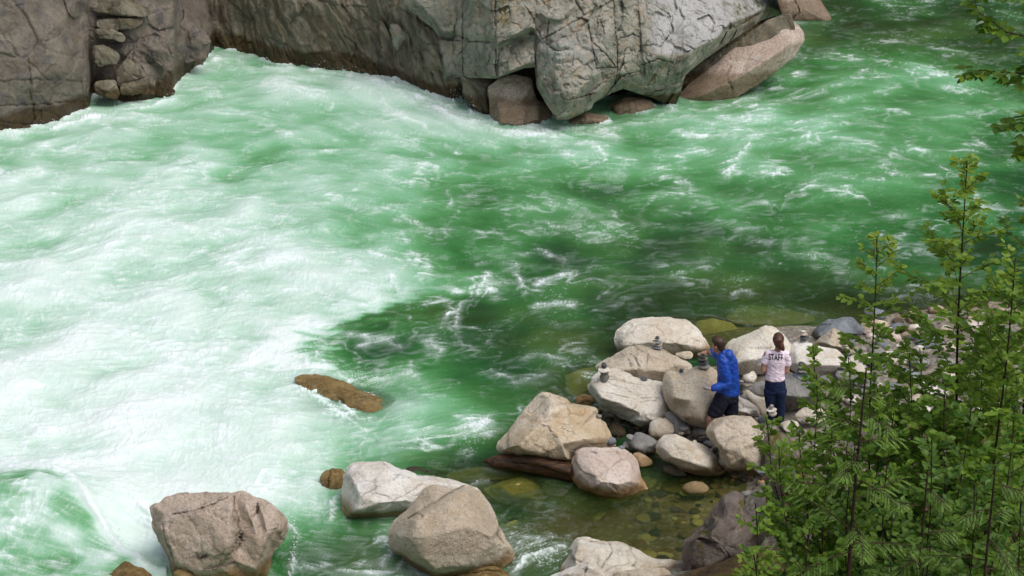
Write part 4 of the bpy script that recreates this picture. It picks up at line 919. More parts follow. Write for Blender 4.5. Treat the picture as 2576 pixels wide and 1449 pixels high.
fine = unit(lic(wn, 9)); mid = unit(blur(lic(wn2, 13), 1, False))
blob = fbm(GX * 2.2, GY * 1.5, 1.1, 4, .6)
coarse = unit(lic(blob, 13, 1.35))
big = unit(lic(fbm(GX * .55, GY * .42, 2.1, 4, .55), 8, 2.7))
# thin curling lines of foam
calm_ = 1 - .9 * np.exp(-(((PX - 942) / 75) ** 2 + ((PY - 866) / 36) ** 2))
big = big * calm_; coarse = coarse * calm_; mid = mid * calm_
# how much air the river carries from place to place
MX = np.array([-1000, 0, 234, 468, 702, 936, 1170, 1405, 1639, 1873, 2107, 2341, 2576, 3500])
MR = {-230: [.5, .5, .5, .5, .5, .5, .5, .4, .3, .2, .12, .12, .1, .1], 60: [.6, .6, .6, .6, .5, .6, .6, .5, .4, .2, .10, .12, .08, .08], 120: [.6, .6, .6, .6, .55, .6, .6, .5, .4, .25, .2, .2, .1, .1],
      200: [.6, .6, .62, .62, .68, .74, .74, .6, .5, .32, .40, .44, .28, .2], 330: [.68, .68, .66, .60, .58, .60, .60, .56, .50, .48, .46, .40, .30, .2],
      414: [.62, .62, .66, .66, .60, .56, .48, .42, .43, .44, .42, .34, .2, .1], 520: [.72, .72, .75, .74, .70, .58, .38, .29, .29, .33, .32, .28, .18, .1],
      621: [.80, .80, .82, .80, .76, .60, .25, .17, .18, .16, .16, .15, .12, .1], 725: [.86, .86, .87, .86, .84, .74, .42, .13, .14, .11, .1, .1, .08, .05],
      800: [.88, .88, .9, .9, .84, .40, .14, .11, .09, .06, .05, .05, .05, .05], 870: [.9, .9, .92, .92, .80, .16, .11, .10, .06, .04, .04, .04, .04, .04], 950: [.92, .92, .95, .95, .86, .50, .22, .14, .04, .03, .03, .03, .03, .03],
      1035: [.95, .95, .98, .96, .88, .66, .46, .12, .03, .02, .02, .02, .02, .02], 1120: [.97, .97, .98, .97, .86, .66, .18, .05, .02, .02, .02, .02, .02, .02], 1200: [.92, .92, 1, 1, .86, .42, .1, .05, .02, .02, .02, .02, .02, .02],
      1260: [.75, .75, .96, 1, .86, .3, .12, .06, .02, .0, 0, 0, 0, 0], 1330: [.8, .8, .9, 1, .55, .3, .12, .06, .03, 0, 0, 0, 0, 0], 1400: [.7, .7, .68, .7, .34, .26, .2, .16, .02, 0, 0, 0, 0, 0], 1700: [.6, .6, .55, .45, .34, .3, .2, .2, .02, 0, 0, 0, 0, 0]}
ys_ = np.array(sorted(MR)); MT = np.array([MR[k] for k in sorted(MR)])
qx = PX + 60 * fbm(GX * .5, GY * .4, 8.8, 3) + 22 * coarse * .5; qy = PY + 26 * fbm(GX * .5 + 7, GY * .4, 8.8, 3)
ix = np.clip(np.searchsorted(MX, qx) - 1, 0, len(MX) - 2); iy = np.clip(np.searchsorted(ys_, qy) - 1, 0, len(ys_) - 2)
tx = np.clip((qx - MX[ix]) / (MX[ix + 1] - MX[ix]), 0, 1); ty = np.clip((qy - ys_[iy]) / (ys_[iy + 1] - ys_[iy]), 0, 1)
tx = tx * tx * (3 - 2 * tx) * .6 + .4 * tx
milk = (MT[iy, ix] * (1 - tx) + MT[iy, ix + 1] * tx) * (1 - ty) + (MT[iy + 1, ix] * (1 - tx) + MT[iy + 1, ix + 1] * tx) * ty
# sharp edge of the white water against the calm pool
edge_ = np.interp(PY, [560, 640, 700, 760, 800, 840, 880, 910, 940, 980], [1150, 1120, 1100, 1010, 860, 800, 770, 760, 860, 1000])
inw = (PY > 600) & (PY < 990)
ee = (PX - edge_ + 30 * coarse + 12 * mid) / 70.0
milk = np.where(inw & (PY < 930), milk + .28 * np.exp(-((ee + .8) / 1.1) ** 2) * sstep(700, 790, PY) - .22 * sstep(0, 1, ee) * np.exp(-((ee - .6) / 1.5) ** 2) * sstep(700, 790, PY), milk)
# named foam lines
ST_ = [('780,172 860,188 950,216 1050,254 1150,303 1250,333 1400,347 1550,338', 24, .50), ('-50,340 100,330 230,300 330,283 440,255', 13, .45), ('1450,335 1600,312 1750,292 1900,240', 16, .30), ('540,150 600,160 700,172 790,170', 14, .3),
       ('1882,362 1862,395 1825,438', 15, .45), ('1700,300 1850,275 2000,250 2120,215', 12, .22), ('1700,330 1780,345 1850,340', 9, .3), ('1120,795 1185,752 1214,718 1232,690', 8, .50), ('1130,770 1155,800 1148,815', 9, .4), ('1250,735 1215,718', 10, .3), ('975,690 1000,735 1010,742', 10, .35),
       ('1005,545 1060,574 1125,586', 8, .45), ('930,640 1050,668 1095,690', 8, .35), ('1300,695 1322,732 1318,742', 8, .45), ('1350,722 1385,700 1420,697 1440,690', 8, .42), ('1340,778 1400,768 1445,770', 9, .4), ('1290,640 1360,630 1420,655', 8, .28), ('1200,670 1240,660 1300,668', 8, .3),
       ('1530,530 1545,545', 9, .3), ('1375,510 1440,520', 9, .25), ('1128,480 1135,515', 8, .4), ('1150,490 1200,485', 7, .3), ('880,958 960,950 1030,938 1060,950', 17, .5), ('760,985 820,1010 870,1045 920,1075', 12, .4), ('975,1065 1010,1070 1060,1060', 12, .35), ('850,940 900,965 940,990', 12, .3), ('1130,975 1060,1000 1000,1010', 16, .25), ('1180,1082 1228,1066', 12, .5), ('1030,1100 1100,1080 1160,1090', 12, .25),
       ('722,1310 745,1345 740,1400 730,1440', 11, .55), ('836,1300 838,1260 850,1240', 9, .5), ('1180,1221 1232,1212', 6, .6), ('1290,1445 1330,1405 1420,1385', 14, .4), ('1330,1190 1390,1200 1440,1205', 8, .3), ('1320,900 1370,890 1420,910', 9, .3), ('1240,930 1300,960 1380,945', 12, .25),
       ('1070,860 1110,885 1095,905', 10, .3), ('820,860 790,905 770,915', 10, .35), ('745,1420 850,1430 950,1445', 12, .3), ('1240,1310 1260,1300', 8, .4), ('1140,270 1160,250 1195,290', 10, .6), ('1380,335 1450,318 1520,318', 10, .35), ('300,1230 380,1290 410,1340', 20, .3), ('350,640 430,680', 9, .25), ('960,1060 900,1045 860,1010', 10, .4), ('850,835 905,845 960,852 1010,872', 11, .34), ('900,870 950,862 990,850', 10, .26)]
wx2 = PX + 13 * fbm(GX * 2.2, GY * 1.6, 2.2, 4, .6) + 4 * mid; wy2 = PY + 9 * fbm(GX * 2.2 + 5, GY * 1.6, 2.2, 4, .6) + 2 * fine
strokes = np.zeros(PX.shape)
for tx_, w, s in ST_:
    ln = pts('O', tx_)
    x0 = min(p[0] for p in ln) - 4 * w; x1 = max(p[0] for p in ln) + 4 * w; y0 = min(p[1] for p in ln) - 4 * w; y1 = max(p[1] for p in ln) + 4 * w
    j0, j1 = np.searchsorted(wx, [x0, x1]); i0, i1 = np.searchsorted(wy, [y0, y1])
    if j1 <= j0 or i1 <= i0: continue
    d = segdist(wx2[i0:i1, j0:j1], wy2[i0:i1, j0:j1], ln)
    strokes[i0:i1, j0:j1] = np.maximum(strokes[i0:i1, j0:j1], s * np.maximum(.55 * np.exp(-(d / w) ** 2), 1.35 * np.exp(-(d / (w * .34)) ** 2)))
# clear shallow water near the bank
CL = [(1500, 1300, 330, 130, .8), (1750, 1260, 200, 110, .95), (1300, 1200, 220, 60, .7), (1080, 1160, 160, 45, .6), (1900, 810, 260, 75, .75), (2250, 770, 400, 50, .7), (1450, 960, 90, 70, .7), (1750, 830, 120, 60, .75), (1000, 1000, 70, 30, .5), (850, 1380, 150, 70, .6), (1250, 1330, 160, 90, .6), (1330, 1080, 120, 50, .35), (1400, 1400, 260, 70, .65), (1700, 1380, 200, 90, .85), (890, 1005, 130, 48, .85), (1280, 1270, 200, 70, .85), (1200, 1200, 200, 35, .8)]
clr = np.zeros(PX.shape)
for a, b, c, d, s in CL:
    clr = np.maximum(clr, s * np.exp(-(((PX - a) / c) ** 2 + ((PY - b) / d) ** 2) ** 1.5))
turb = sstep(.12, .75, milk)
milk = milk - .07 * sstep(.72, .92, milk) * (1 - .5 * sstep(.96, 1.0, milk))
# twice-warped lines: thin threads of foam that curl with the eddies
def curl(k, sx, sy, seed, w1, w2, o=4):
    X = GX * sx; Y = GY * sy
    a1 = fbm(X * .55, Y * .55, seed, 3); a2 = fbm(X * .55 + 31, Y * .55, seed, 3)
    X1 = X + w1 * a1; Y1 = Y + w1 * a2
    b1 = fbm(X1 * 1.25, Y1 * 1.25, seed + 3, 3); b2 = fbm(X1 * 1.25 + 17, Y1 * 1.25, seed + 3, 3)
    n_ = fbm((X + w2 * b1) * k, (Y + w2 * b2) * k, seed + 7, o, .52)
    return np.abs(n_)
c1 = curl(.62, .80, 1.0, 21.0, 1.3, .9); c2 = curl(1.35, .72, 1.0, 31.0, 1.2, .8); c3 = curl(2.9, .66, 1.0, 41.0, 1.0, .7, 3)
ln1 = np.clip(1 - c1 * 13, 0, 1); ln2 = np.clip(1 - c2 * 11, 0, 1); ln3 = np.clip(1 - c3 * 8, 0, 1)
veil = np.clip(1 - c1 * 3.4, 0, 1) ** 1.5
clump = sstep(-.3, 1.5, .7 * big + .8 * unit(fbm(GX * .7, GY * .6, 12.0, 4, .6)))
clump2 = sstep(-.2, 1.6, .5 * coarse + .9 * unit(fbm(GX * 1.9, GY * 1.5, 15.0, 3, .6)))
clump = np.maximum(clump, .6 * sstep(.5, .8, milk)); clump2 = np.maximum(clump2, .5 * sstep(.5, .8, milk))
body = milk + .055 * big + .012 * coarse + .018 * turb * coarse
g_mid = np.maximum(np.exp(-((milk - .45) / .30) ** 2), .9 * sstep(.4, .7, milk))
rag = np.clip(.75 + .28 * fine + .22 * mid, .1, 1.5)
W_ = (.16 + .62 * g_mid) * ln1 * (.25 + .75 * clump)
W_ = np.maximum(W_, (.12 + .58 * g_mid) * ln2 * (.15 + .85 * clump2) * (.3 + .7 * clump))
W_ = np.maximum(W_, (.06 + .42 * g_mid) * ln3 * clump2 * (.25 + .75 * clump))
W_ = W_ * rag + .24 * g_mid * veil * clump * (.5 + .5 * clump2)
W_ += (.015 + .11 * turb) * sstep(.8, 2.6, mid) * (.2 + .8 * clump2)
grain = unit(fbm(GX * 9, GY * 5, 3.1, 3, .7))
W_ += .09 * turb * clump2 * np.clip(grain, -1, 2) + .05 * turb * fine
W_ *= sstep(-.01, .10, milk)
W_ *= (1 - .65 * np.exp(-(((PX - 1430) / 150) ** 2 + ((PY - 545) / 55) ** 2))) * (1 - .5 * np.exp(-(((PX - 1950) / 260) ** 2 + ((PY - 640) / 50) ** 2)))
W_ += strokes * np.clip(1.0 + .35 * coarse + .25 * mid + .16 * fine, .1, 1.7) * (.6 + .5 * ln2 + .4 * ln3)
spk = sstep(2.1, 3.2, unit(wn + .5 * blur(wn, 1, False) * 2) + .7 * coarse * .6 + .3 * big)
W_ += .40 * spk * sstep(.02, .12, milk) * (1 - sstep(.7, .95, milk)) * (.3 + .7 * clump)
W_ = np.clip(W_, 0, 1)
olv = np.zeros(PX.shape)
for a, b, c, d, s_ in [(1150, 790, 260, 35, .6), (1000, 755, 160, 25, .5), (1450, 860, 200, 55, .8), (1700, 620, 220, 50, .55), (1560, 560, 140, 40, .4), (1850, 730, 420, 60, .75), (2350, 90, 260, 50, .6), (2450, 150, 140, 30, .7), (1450, 970, 130, 60, .9), (2060, 100, 60, 25, .8), (1250, 1010, 120, 40, .5), (1010, 990, 60, 15, .9), (1300, 1090, 120, 50, .6), (900, 1390, 190, 70, 1.4), (1300, 1380, 220, 90, 1.0), (1500, 1330, 250, 110, 1.2), (1250, 1230, 200, 60, 1.2), (1100, 1180, 160, 50, .6), (2300, 760, 500, 60, .7), (1780, 830, 160, 50, .6), (820, 1330, 110, 22, .9)]:
    olv = np.maximum(olv, s_ * np.exp(-((((PX - a) + 25 * coarse) / c) ** 2 + ((PY - b) / d) ** 2)))
olv = np.clip(.6 * olv * (.8 + .3 * big), 0, 1)
# foam collars where rock breaks the surface
col_ = np.zeros(PX.shape, np.float32)
for o in SC.objects:
    if o.type != 'MESH' or not any(k_ in o.name for k_ in ('boulder', 'rock', 'face', 'log')): continue
    Vw = getco(o.data) + np.array(o.matrix_world.translation if o.parent is None else (0, 0, 0))
    Vw = Vw[np.abs(Vw[:, 2] - .03) < .09]
    if len(Vw) == 0: continue
    a_, b_ = topx(np.stack([Vw[:, 0], Vw[:, 1], 0 * Vw[:, 0]], -1))
    j_ = np.clip(np.searchsorted(wx, a_), 0, NX - 1); i_ = np.clip(np.searchsorted(wy, b_), 0, NY - 1)
    col_[i_, j_] = 1
for _ in range(5): col_ = np.maximum(col_, blur(col_, 1, False) * .97)
col_ = blur(col_, 3, False)
col_ = np.clip(col_, 0, 1) * sstep(.03, .30, blur(milk, 6, False)) * np.clip(.55 + .5 * coarse + .35 * mid + .25 * fine, 0, 1.3)
W_ = np.clip(np.maximum(W_, .95 * col_), 0, 1)
# relief
flat = np.exp(-(((PX - 1900) / 500) ** 2 + ((PY - 830) / 90) ** 2))
amp = (.014 + .034 * turb) * (1 - .7 * flat)
Z = amp * (.8 * big + .10 * coarse) + (.0024 + .0008 * turb) * mid * (1 - .5 * flat) + (.0012 + .0002 * turb) * fine * (1 - .4 * flat)
pool_ = np.exp(-(((PX - 1500) / 420) ** 2 + ((PY - 1330) / 130) ** 2) ** 2)
Z += pool_ * (1 - turb) * (.0022 * mid + .0014 * fine + .006 * unit(fbm(GX * 5, GY * 3.5, 9.9, 3, .6)))
Z += .05 * col_ + .05 * strokes * (1 + .5 * mid) + .02 * W_ * turb
cal = fbm(GX * 1.3, GY * 1.0, 5.5, 4)
Z += .028 * cal * calm_ * (1 - .6 * turb) + .002 * turb * grain * (.4 + clump2)
def bumpz(a, b, c, d, h):
    return h * np.exp(-(((PX - a) / c) ** 2 + ((PY - b) / d) ** 2))
Z += bumpz(90, 1270, 230, 70, .42) + bumpz(330, 1330, 90, 60, -.30) + bumpz(960, 235, 190, 32, .22) + bumpz(800, 965, 50, 18, .14) + bumpz(500, 1060, 250, 60, .12) + bumpz(820, 560, 260, 30, .1) + bumpz(150, 960, 240, 50, .14)
lip = np.interp(PX, [-100, 0, 120, 200, 260, 330, 400], [1175, 1185, 1205, 1260, 1320, 1390, 1440])
lk = np.exp(-((PY - lip - 6 * coarse) / 16) ** 2) * (PX < 420)
Z += .08 * lk
below = sstep(6, 40, PY - lip - 6 * coarse) * sstep(420, 330, PX) * np.exp(-np.clip(PY - lip, 0, None) / 260)
body = body - below * (.30 - .10 * np.clip(coarse, -1, 1.6))
W_ = np.clip(W_ + .35 * lk + below * (.25 * sstep(0, 1.2, coarse) + .15 * sstep(0, 1.5, mid)), 0, 1)
body = np.clip(body + .1 * lk, 0, 1.02)
# how clear the water is: by the depth of what lies straight below
bpy.context.view_layer.update()
SUB = scene_bvh()
idx = np.argwhere(clr > .02)
for i, j in idx:
    h_ = SUB.ray_cast(Vector((GX[i, j], GY[i, j], .05)), Vector((0, 0, -1)))
    dep_ = .05 - h_[0].z if h_[0] is not None else 2.0
    clr[i, j] *= math.exp(-max(0, dep_ - .08) / .75)
V = np.stack([GX, GY, Z], -1).reshape(-1, 3)
me = mesh_np('river', V, gridfaces(NY, NX)[:, ::-1])
attr(me, 'white', W_); attr(me, 'milk', body); attr(me, 'clear', clr); attr(me, 'olive', olv)
s = NT('river_water')
w = s.attr('white'); mk = s.attr('milk'); p = s.pos()
mp = s.n('Mapping'); s.set(mp.inputs['Vector'], p); mp.inputs['Scale'].default_value = (1, .75, 1)
n1 = s.noise(mp.outputs[0], 9, 6, .65, .5); n2 = s.noise(mp.outputs[0], 34, 3, .6)
wq = s.math('ADD', mk, s.math('MULTIPLY', s.math('SUBTRACT', n1, .5), .06))
cr = s.n('ValToRGB'); s.set(cr.inputs[0], wq)
e = cr.color_ramp.elements
stops = [(0.0, (.010, .034, .007)), (.10, (.012, .066, .017)), (.24, (.032, .145, .034)), (.40, (.082, .265, .092)), (.54, (.175, .405, .22)), (.68, (.35, .545, .415)), (.82, (.53, .675, .595)), (1.0, (.69, .77, .735))]
e[0].position, e[0].color = stops[0][0], (*stops[0][1], 1); e[1].position, e[1].color = 1.0, (*stops[-1][1], 1)
for q, c in stops[1:-1]:
    k = e.new(q); k.color = (*c, 1)
bodyc = s.mix(s.math('MULTIPLY', s.attr('olive'), s.ramp(mk, .5, .15)), cr.outputs[0], (.060, .062, .008))
colw = s.mix(s.math('MULTIPLY', w, .9, clamp=True), bodyc, (.79, .84, .86))
bmp = s.bump(s.math('ADD', s.math('MULTIPLY', n1, .7), s.math('MULTIPLY', n2, .4)), .35, .03)
mw = s.math('MAXIMUM', w, s.math('SUBTRACT', mk, .15))
b = s.bsdf(colw, .5, .5, bmp, out=False)
b.inputs['IOR'].default_value = 1.33
rg = s.n('MapRange'); s.set(rg.inputs[0], mw); rg.inputs[1].default_value = .2; rg.inputs[2].default_value = .8; rg.inputs[3].default_value = .30; rg.inputs[4].default_value = .75
s.set(b.inputs['Roughness'], rg.outputs[0])
tr = s.n('BsdfTransparent'); tr.inputs[0].default_value = (.84, .88, .66, 1)
gl = s.n('BsdfGlossy'); gl.inputs['Roughness'].default_value = .12; s.set(gl.inputs['Normal'], bmp)
fr = s.n('Fresnel'); fr.inputs[0].default_value = 1.33; s.set(fr.inputs[1], bmp)
m1 = s.n('MixShader'); s.set(m1.inputs[0], fr.outputs[0]); s.t.links.new(tr.outputs[0], m1.inputs[1]); s.t.links.new(gl.outputs[0], m1.inputs[2])
fac = s.math('MULTIPLY', s.attr('clear'), s.ramp(w, .6, .15))
m2 = s.n('MixShader'); s.set(m2.inputs[0], fac); s.t.links.new(b.outputs[0], m2.inputs[1]); s.t.links.new(m1.outputs[0], m2.inputs[2])
s.t.links.new(m2.outputs[0], s.out.inputs[0])
tag(link('water', me, s.m), 'rushing green river with white foam between the cliffs and the boulders', 'river', kind='structure')

# thrown drops where the current breaks
rn = random.Random(31)
vs, fs = [], []
OC = np.array([(1, 0, 0), (-1, 0, 0), (0, 1, 0), (0, -1, 0), (0, 0, 1), (0, 0, -1)], float)
OF = [(0, 2, 4), (2, 1, 4), (1, 3, 4), (3, 0, 4), (2, 0, 5), (1, 2, 5), (3, 1, 5), (0, 3, 5)]
def burst(tx_, n, hgt, wide):
    ln = pts('O', tx_)
    for k in range(n // 2):
        i = rn.randrange(len(ln) - 1); t = rn.random()
        a = ln[i][0] + (ln[i + 1][0] - ln[i][0]) * t + rn.gauss(0, wide); b = ln[i][1] + (ln[i + 1][1] - ln[i][1]) * t + rn.gauss(0, wide * .3)
        c = atz(a, b, 0); c[2] = abs(rn.gauss(0, hgt)) + .03
        r_ = rn.uniform(.003, .009) if rn.random() < .9 else rn.uniform(.009, .014)
        m_ = len(vs) * 6; vs.append(OC * r_ * np.array([1.3, 1, 1]) + c); fs.extend([tuple(q + m_ for q in f) for f in OF])
burst('780,170 860,185 950,214 1050,250 1120,272', 420, .10, 10); burst('1140,262 1165,250 1200,300', 420, .20, 9); burst('1200,315 1300,338 1420,335 1560,330', 420, .09, 12)
burst('560,140 620,150 720,168', 120, .07, 8); burst('60,330 200,300 330,280 440,245', 200, .06, 8); burst('60,1190 200,1250 270,1320 330,1390', 420, .10, 10); burst('745,950 830,935 900,955 960,985', 260, .08, 9); burst('760,900 800,860 830,830', 160, .07, 10)
burst('720,1310 745,1345 735,1420', 120, .06, 6); burst('1190,1085 1235,1065', 120, .06, 6); 
s = NT('spray'); b = s.bsdf((.85, .89, .9), .4, .5)
tag(link('spray', mesh_np('spray', np.concatenate(vs), fs), s.m), 'white drops of spray thrown up by the rapids', 'spray', kind='stuff')
# ---------------------------------------------------------------- cairns and loose stones
bpy.context.view_layer.update()
BV = scene_bvh()
def hit(px, py):
    r = ray(px, py); r = Vector(r / np.linalg.norm(r))
    loc, nrm, i, dist = BV.ray_cast(Vector(CAM), r)
    return loc, nrm
# each cairn: name, sheet, stones from the bottom up (x, y, width, height, material, look)
CAIRNS = [
 ('the slim cairn on the cracked boulder', 'O', [(1654, 873.8, 28, 12, 'blue', 'flat grey stone at the foot of'), (1656, 867, 21, 9, 'tan', 'tilted tan stone second from the bottom of'), (1654, 859, 25, 9, 'grey', 'rough purplish grey stone in the middle of'), (1654, 851.5, 15, 5.5, 'slate', 'thin dark disc below the top of'), (1654, 847.3, 10, 4, 'slate', 'smallest dark disc on top of')]),
 ('the cairn on the layered white boulder', 'O', [(1521, 949, 26, 22, 'sage', 'bucket-shaped brown stone at the foot of'), (1521, 937.5, 24, 8, 'sage', 'flat olive stone on the bucket-shaped one in'), (1519.4, 930, 32, 14, 'cream', 'bowl-shaped cream stone in'), (1518.7, 919.7, 16, 15, 'slate', 'dark cube-like stone on top of')]),
 ('the low cairn on the grey-tan boulder', 'O', [(1715.8, 938.4, 26, 9, 'blue', 'flat grey stone at the foot of'), (1714.5, 933, 12, 6, 'slate', 'small dark stone in the middle of'), (1714.3, 929.3, 9, 5, 'slate', 'tiny dark stone on top of')]),
 ("the cairn under the man's hand", 'O', [(1770.6, 921, 32, 14, 'grey', 'pale rough stone at the foot of'), (1769.7, 911, 28, 9, 'slate', 'flat dark stone second from the bottom of'), (1769, 902, 26, 10, 'sage', 'grey-brown stone in the middle of'), (1767, 892, 27, 11, 'sage', 'top stone held by the fingers on')]),
 ('the dark cairn behind the blue jacket', 'P', [(915, 1005, 70, 40, 'blue', 'grey flat stone at the foot of'), (885, 945, 90, 75, 'slate', 'dark round stone low in'), (908, 890, 80, 50, 'slate', 'dark stone halfway up'), (905, 852, 75, 36, 'slate', 'flat dark stone high in'), (908, 812, 75, 44, 'blue', 'grey stone near the top of'), (905, 780, 60, 26, 'tan', 'small tan chip on top of')]),
 ('the cairn at the water right of the woman', 'S', [(155, 457, 80, 36, 'blue', 'pale grey stone at the foot of'), (165, 425, 108, 40, 'slate', 'wide dark stone in'), (160, 387, 84, 38, 'pink', 'tan pink stone in'), (155, 358, 55, 24, 'white', 'small white stone on top of')]),
 ('the leaf-screened cairn right of the woman', 'S', [(140, 848, 185, 84, 'blue', 'large rounded grey stone under'), (152, 785, 150, 48, 'sage', 'wide green-grey stone in'), (132, 745, 105, 46, 'sage', 'brown-grey stone in'), (142, 714, 88, 42, 'slate', 'dark stone on top of')]),
 ("the small cairn by the woman's jeans", 'W', [(535, 1268, 110, 80, 'cream', 'pale block under'), (518, 1216, 145, 40, 'cream', 'flat cream stone in'), (512, 1190, 70, 36, 'grey', 'small grey stone in'), (522, 1164, 52, 28, 'pink', 'little pinkish stone on top of')]),
 ('the flat cairn at the right edge of the beach', 'S', [(2465, 522, 145, 44, 'blue', 'dark flat stone under'), (2477, 485, 112, 40, 'white', 'pale flat stone on top of')]),
 ('the tiny cairn on the far beach', 'S', [(1575, 340, 80, 40, 'grey', 'grey stone at the foot of'), (1577, 310, 46, 34, 'slate', 'dark stone in'), (1576, 282, 44, 26, 'blue', 'blue-grey stone on top of')]),
]
CAIRN_Y = {}
GC = 'stones stacked in cairns'
for nm, code, ss in CAIRNS:
    ox, oy, k = OFF[code]
    b = ss[0]
    hl, hn = hit(ox + b[0] * k, oy + b[1] * k + b[3] * k * .42)
    Y = hl.y if hl else 23
    if 'blue jacket' in nm: Y = 23.35
    if 'jeans' in nm: Y = 22.45
    CAIRN_Y[nm] = Y
    for x, y, w_, h_, m_, lk_ in ss:
        stone('cairn_stone', lk_ + ' ' + nm, 'stone', ox + x * k, oy + y * k, w_ * k, h_ * k * 1.12, m_, Y=Y, group=GC, rot=rng.uniform(-40, 40), tilt=rng.uniform(-5, 5), deep=.9)
# cobbles one can pick out
def lay(px, py, w_, h_, m_, label, group, name='cobble', sink=.25, flat=None):
    hl, hn = hit(px, py + h_ * .3)
    if hl is None: return
    o = stone(name, label, 'cobble' if name == 'cobble' else 'stone', px, py, w_, h_, m_, Y=hl.y, group=group, rot=rng.uniform(0, 360), tilt=rng.uniform(-12, 12), deep=rng.uniform(.75, 1.1))
    p_ = Vector(hl); t_ = (p_ - Vector(CAM)).length
    o.location = p_ + Vector((0, 0, o.scale.z * (1 - 2 * sink)))
    return o
CB_ = [(1536, 1108, 28, 22, 'blue', 'dark blue-grey cobble by the right corner of the sloping cream boulder'), (1556, 1104, 18, 16, 'slate', 'nearly black cobble beside the dark blue-grey one'), (1591, 1085, 24, 24, 'slate', 'round black cobble under the layered white boulder'), (1623, 1084, 17, 20, 'blue', 'grey-green egg-shaped cobble left of the round cream stone'),
       (1553, 1083, 50, 38, 'grey', 'smooth pale grey cobble between sloping boulder and black cobbles'), (1562, 1060, 14, 12, 'blue', 'small grey cobble under the foot of the layered boulder'), (1578, 1065, 12, 12, 'slate', 'tiny black cobble under the layered boulder'), (1572, 1124, 20, 17, 'white', 'white pebble under the pale grey cobble'), (1590, 1138, 14, 11, 'grey', 'grey pebble behind the pink boulder'),
       (1532, 1052, 24, 14, 'slate', 'flat dark stone in the gap left of the layered boulder'), (1506, 1035, 16, 14, 'wet', 'brown wet pebble at the water below the layered boulder'), (1757, 1083, 36, 26, 'grey', 'smooth grey cobble at the man\'s foot'), (1740, 1092, 24, 14, 'blue', 'small blue-grey cobble left of the smooth grey one'), (1745, 1104, 34, 16, 'slate', 'flat dark cobble above the smooth tan boulder'),
       (1782, 1115, 28, 20, 'blue', 'grey egg-shaped cobble left of the broken tan boulder'), (1800, 1131, 18, 18, 'blue', 'pale blue cobble touching the broken tan boulder'), (1726, 1062, 12, 10, 'slate', 'tiny dark cobble below the rounded grey-tan boulder'), (1722, 1075, 14, 12, 'blue', 'little blue cobble in the gap below the grey-tan boulder'), (1729, 1052, 10, 9, 'slate', 'upper tiny dark cobble beside the grey-tan boulder'),
       (1745, 900, 34, 26, 'blue', 'blue-grey angular stone behind the hand-held cairn'), (1619.5, 951, 22, 10, 'slate', 'single dark flat stone on the layered white boulder'), (1836, 912, 14, 20, 'sage', 'olive stone standing behind the blue jacket collar'), (1880, 1240, 30, 20, 'grey', 'grey stone at the edge of the pool below the mossy rocks'), (1915, 1212, 20, 16, 'pink', 'pink-grey stone at the pool edge by the mossy rock'), (1690, 1220, 60, 20, 'wet', 'orange brown flat stone at the waterline left of the white stone'),
       (1880, 950, 30, 24, 'white', 'small white rock beside the jacket hem'), (1990, 1075, 22, 14, 'grey', 'grey pebble at the woman\'s heel'), (2005, 1068, 18, 12, 'white', 'white pebble beside the woman\'s heel'), (2140, 860, 26, 24, 'blue', 'dark cobble right of the pointed tan boulder'), (2255, 848, 24, 14, 'blue', 'flat blue cobble below the speckled rock on the far beach'), (2270, 866, 34, 16, 'white', 'white flat cobble beside the leaning cream stone')]
for a, b, c, d, e, f in CB_: lay(a, b, c, d, e, f, 'cobbles between the boulders')
GBED, GBCH, GBK = 'stones on the bed of the clear pool', 'cobbles strewn over the beach', 'stones on the shaded bank'
r2 = random.Random(21)
n = 0
while n < 85:
    a, b = r2.uniform(1600, 1920), r2.uniform(1190, 1400)
    if b < 1215 and a < 1660: continue
    hl, hn = hit(a, b)
    if hl is None or hl.z > -.03: n += .2; continue
    sz_ = r2.choice([14, 18, 22, 28, 36, 46]) * r2.uniform(.8, 1.2) * (.6 + .6 * (b - 1190) / 200)
    m_ = r2.choice(['olive', 'tan', 'sage', 'slate', 'brown', 'olive', 'wet', 'blue'])
    lb = {'olive': 'yellowish', 'tan': 'tan', 'sage': 'green-grey', 'slate': 'dark', 'brown': 'brown', 'wet': 'orange brown', 'blue': 'bluish'}[m_]
    o = lay(a, b, sz_, sz_ * .5, m_, f'{"large" if sz_ > 34 else "small" if sz_ < 20 else "medium-sized"} {lb} stone seen through the clear pool water', GBED, sink=.4)
    if o: o.scale.z = min(o.scale.z, .10); o.location.z = min(o.location.z, -.05 - o.scale.z)
    n += 1
n = 0
while n < 190:
    a, b = r2.uniform(1960, 2600), r2.uniform(775, 1080)
    if b < 830 and a < 2150: continue
    hl, hn = hit(a, b)
    if hl is None or hl.z < -.12 or hl.z - ground_z(hl.x, hl.y) > .22: n += .1; continue
    sz_ = r2.choice([9, 12, 16, 22, 30, 40, 52]) * r2.uniform(.8, 1.2)
    m_ = r2.choice(['cream', 'white', 'grey', 'blue', 'tan', 'grey', 'white', 'pink', 'cream'])
    lb = {'cream': 'cream', 'tan': 'tan', 'white': 'white', 'grey': 'grey', 'blue': 'blue-grey', 'pink': 'pinkish'}[m_]
    lay(a, b, sz_, sz_ * .62, m_, f'{"large" if sz_ > 28 else "small" if sz_ < 11 else "medium-sized"} {lb} cobble on the beach behind the saplings', GBCH); n += 1
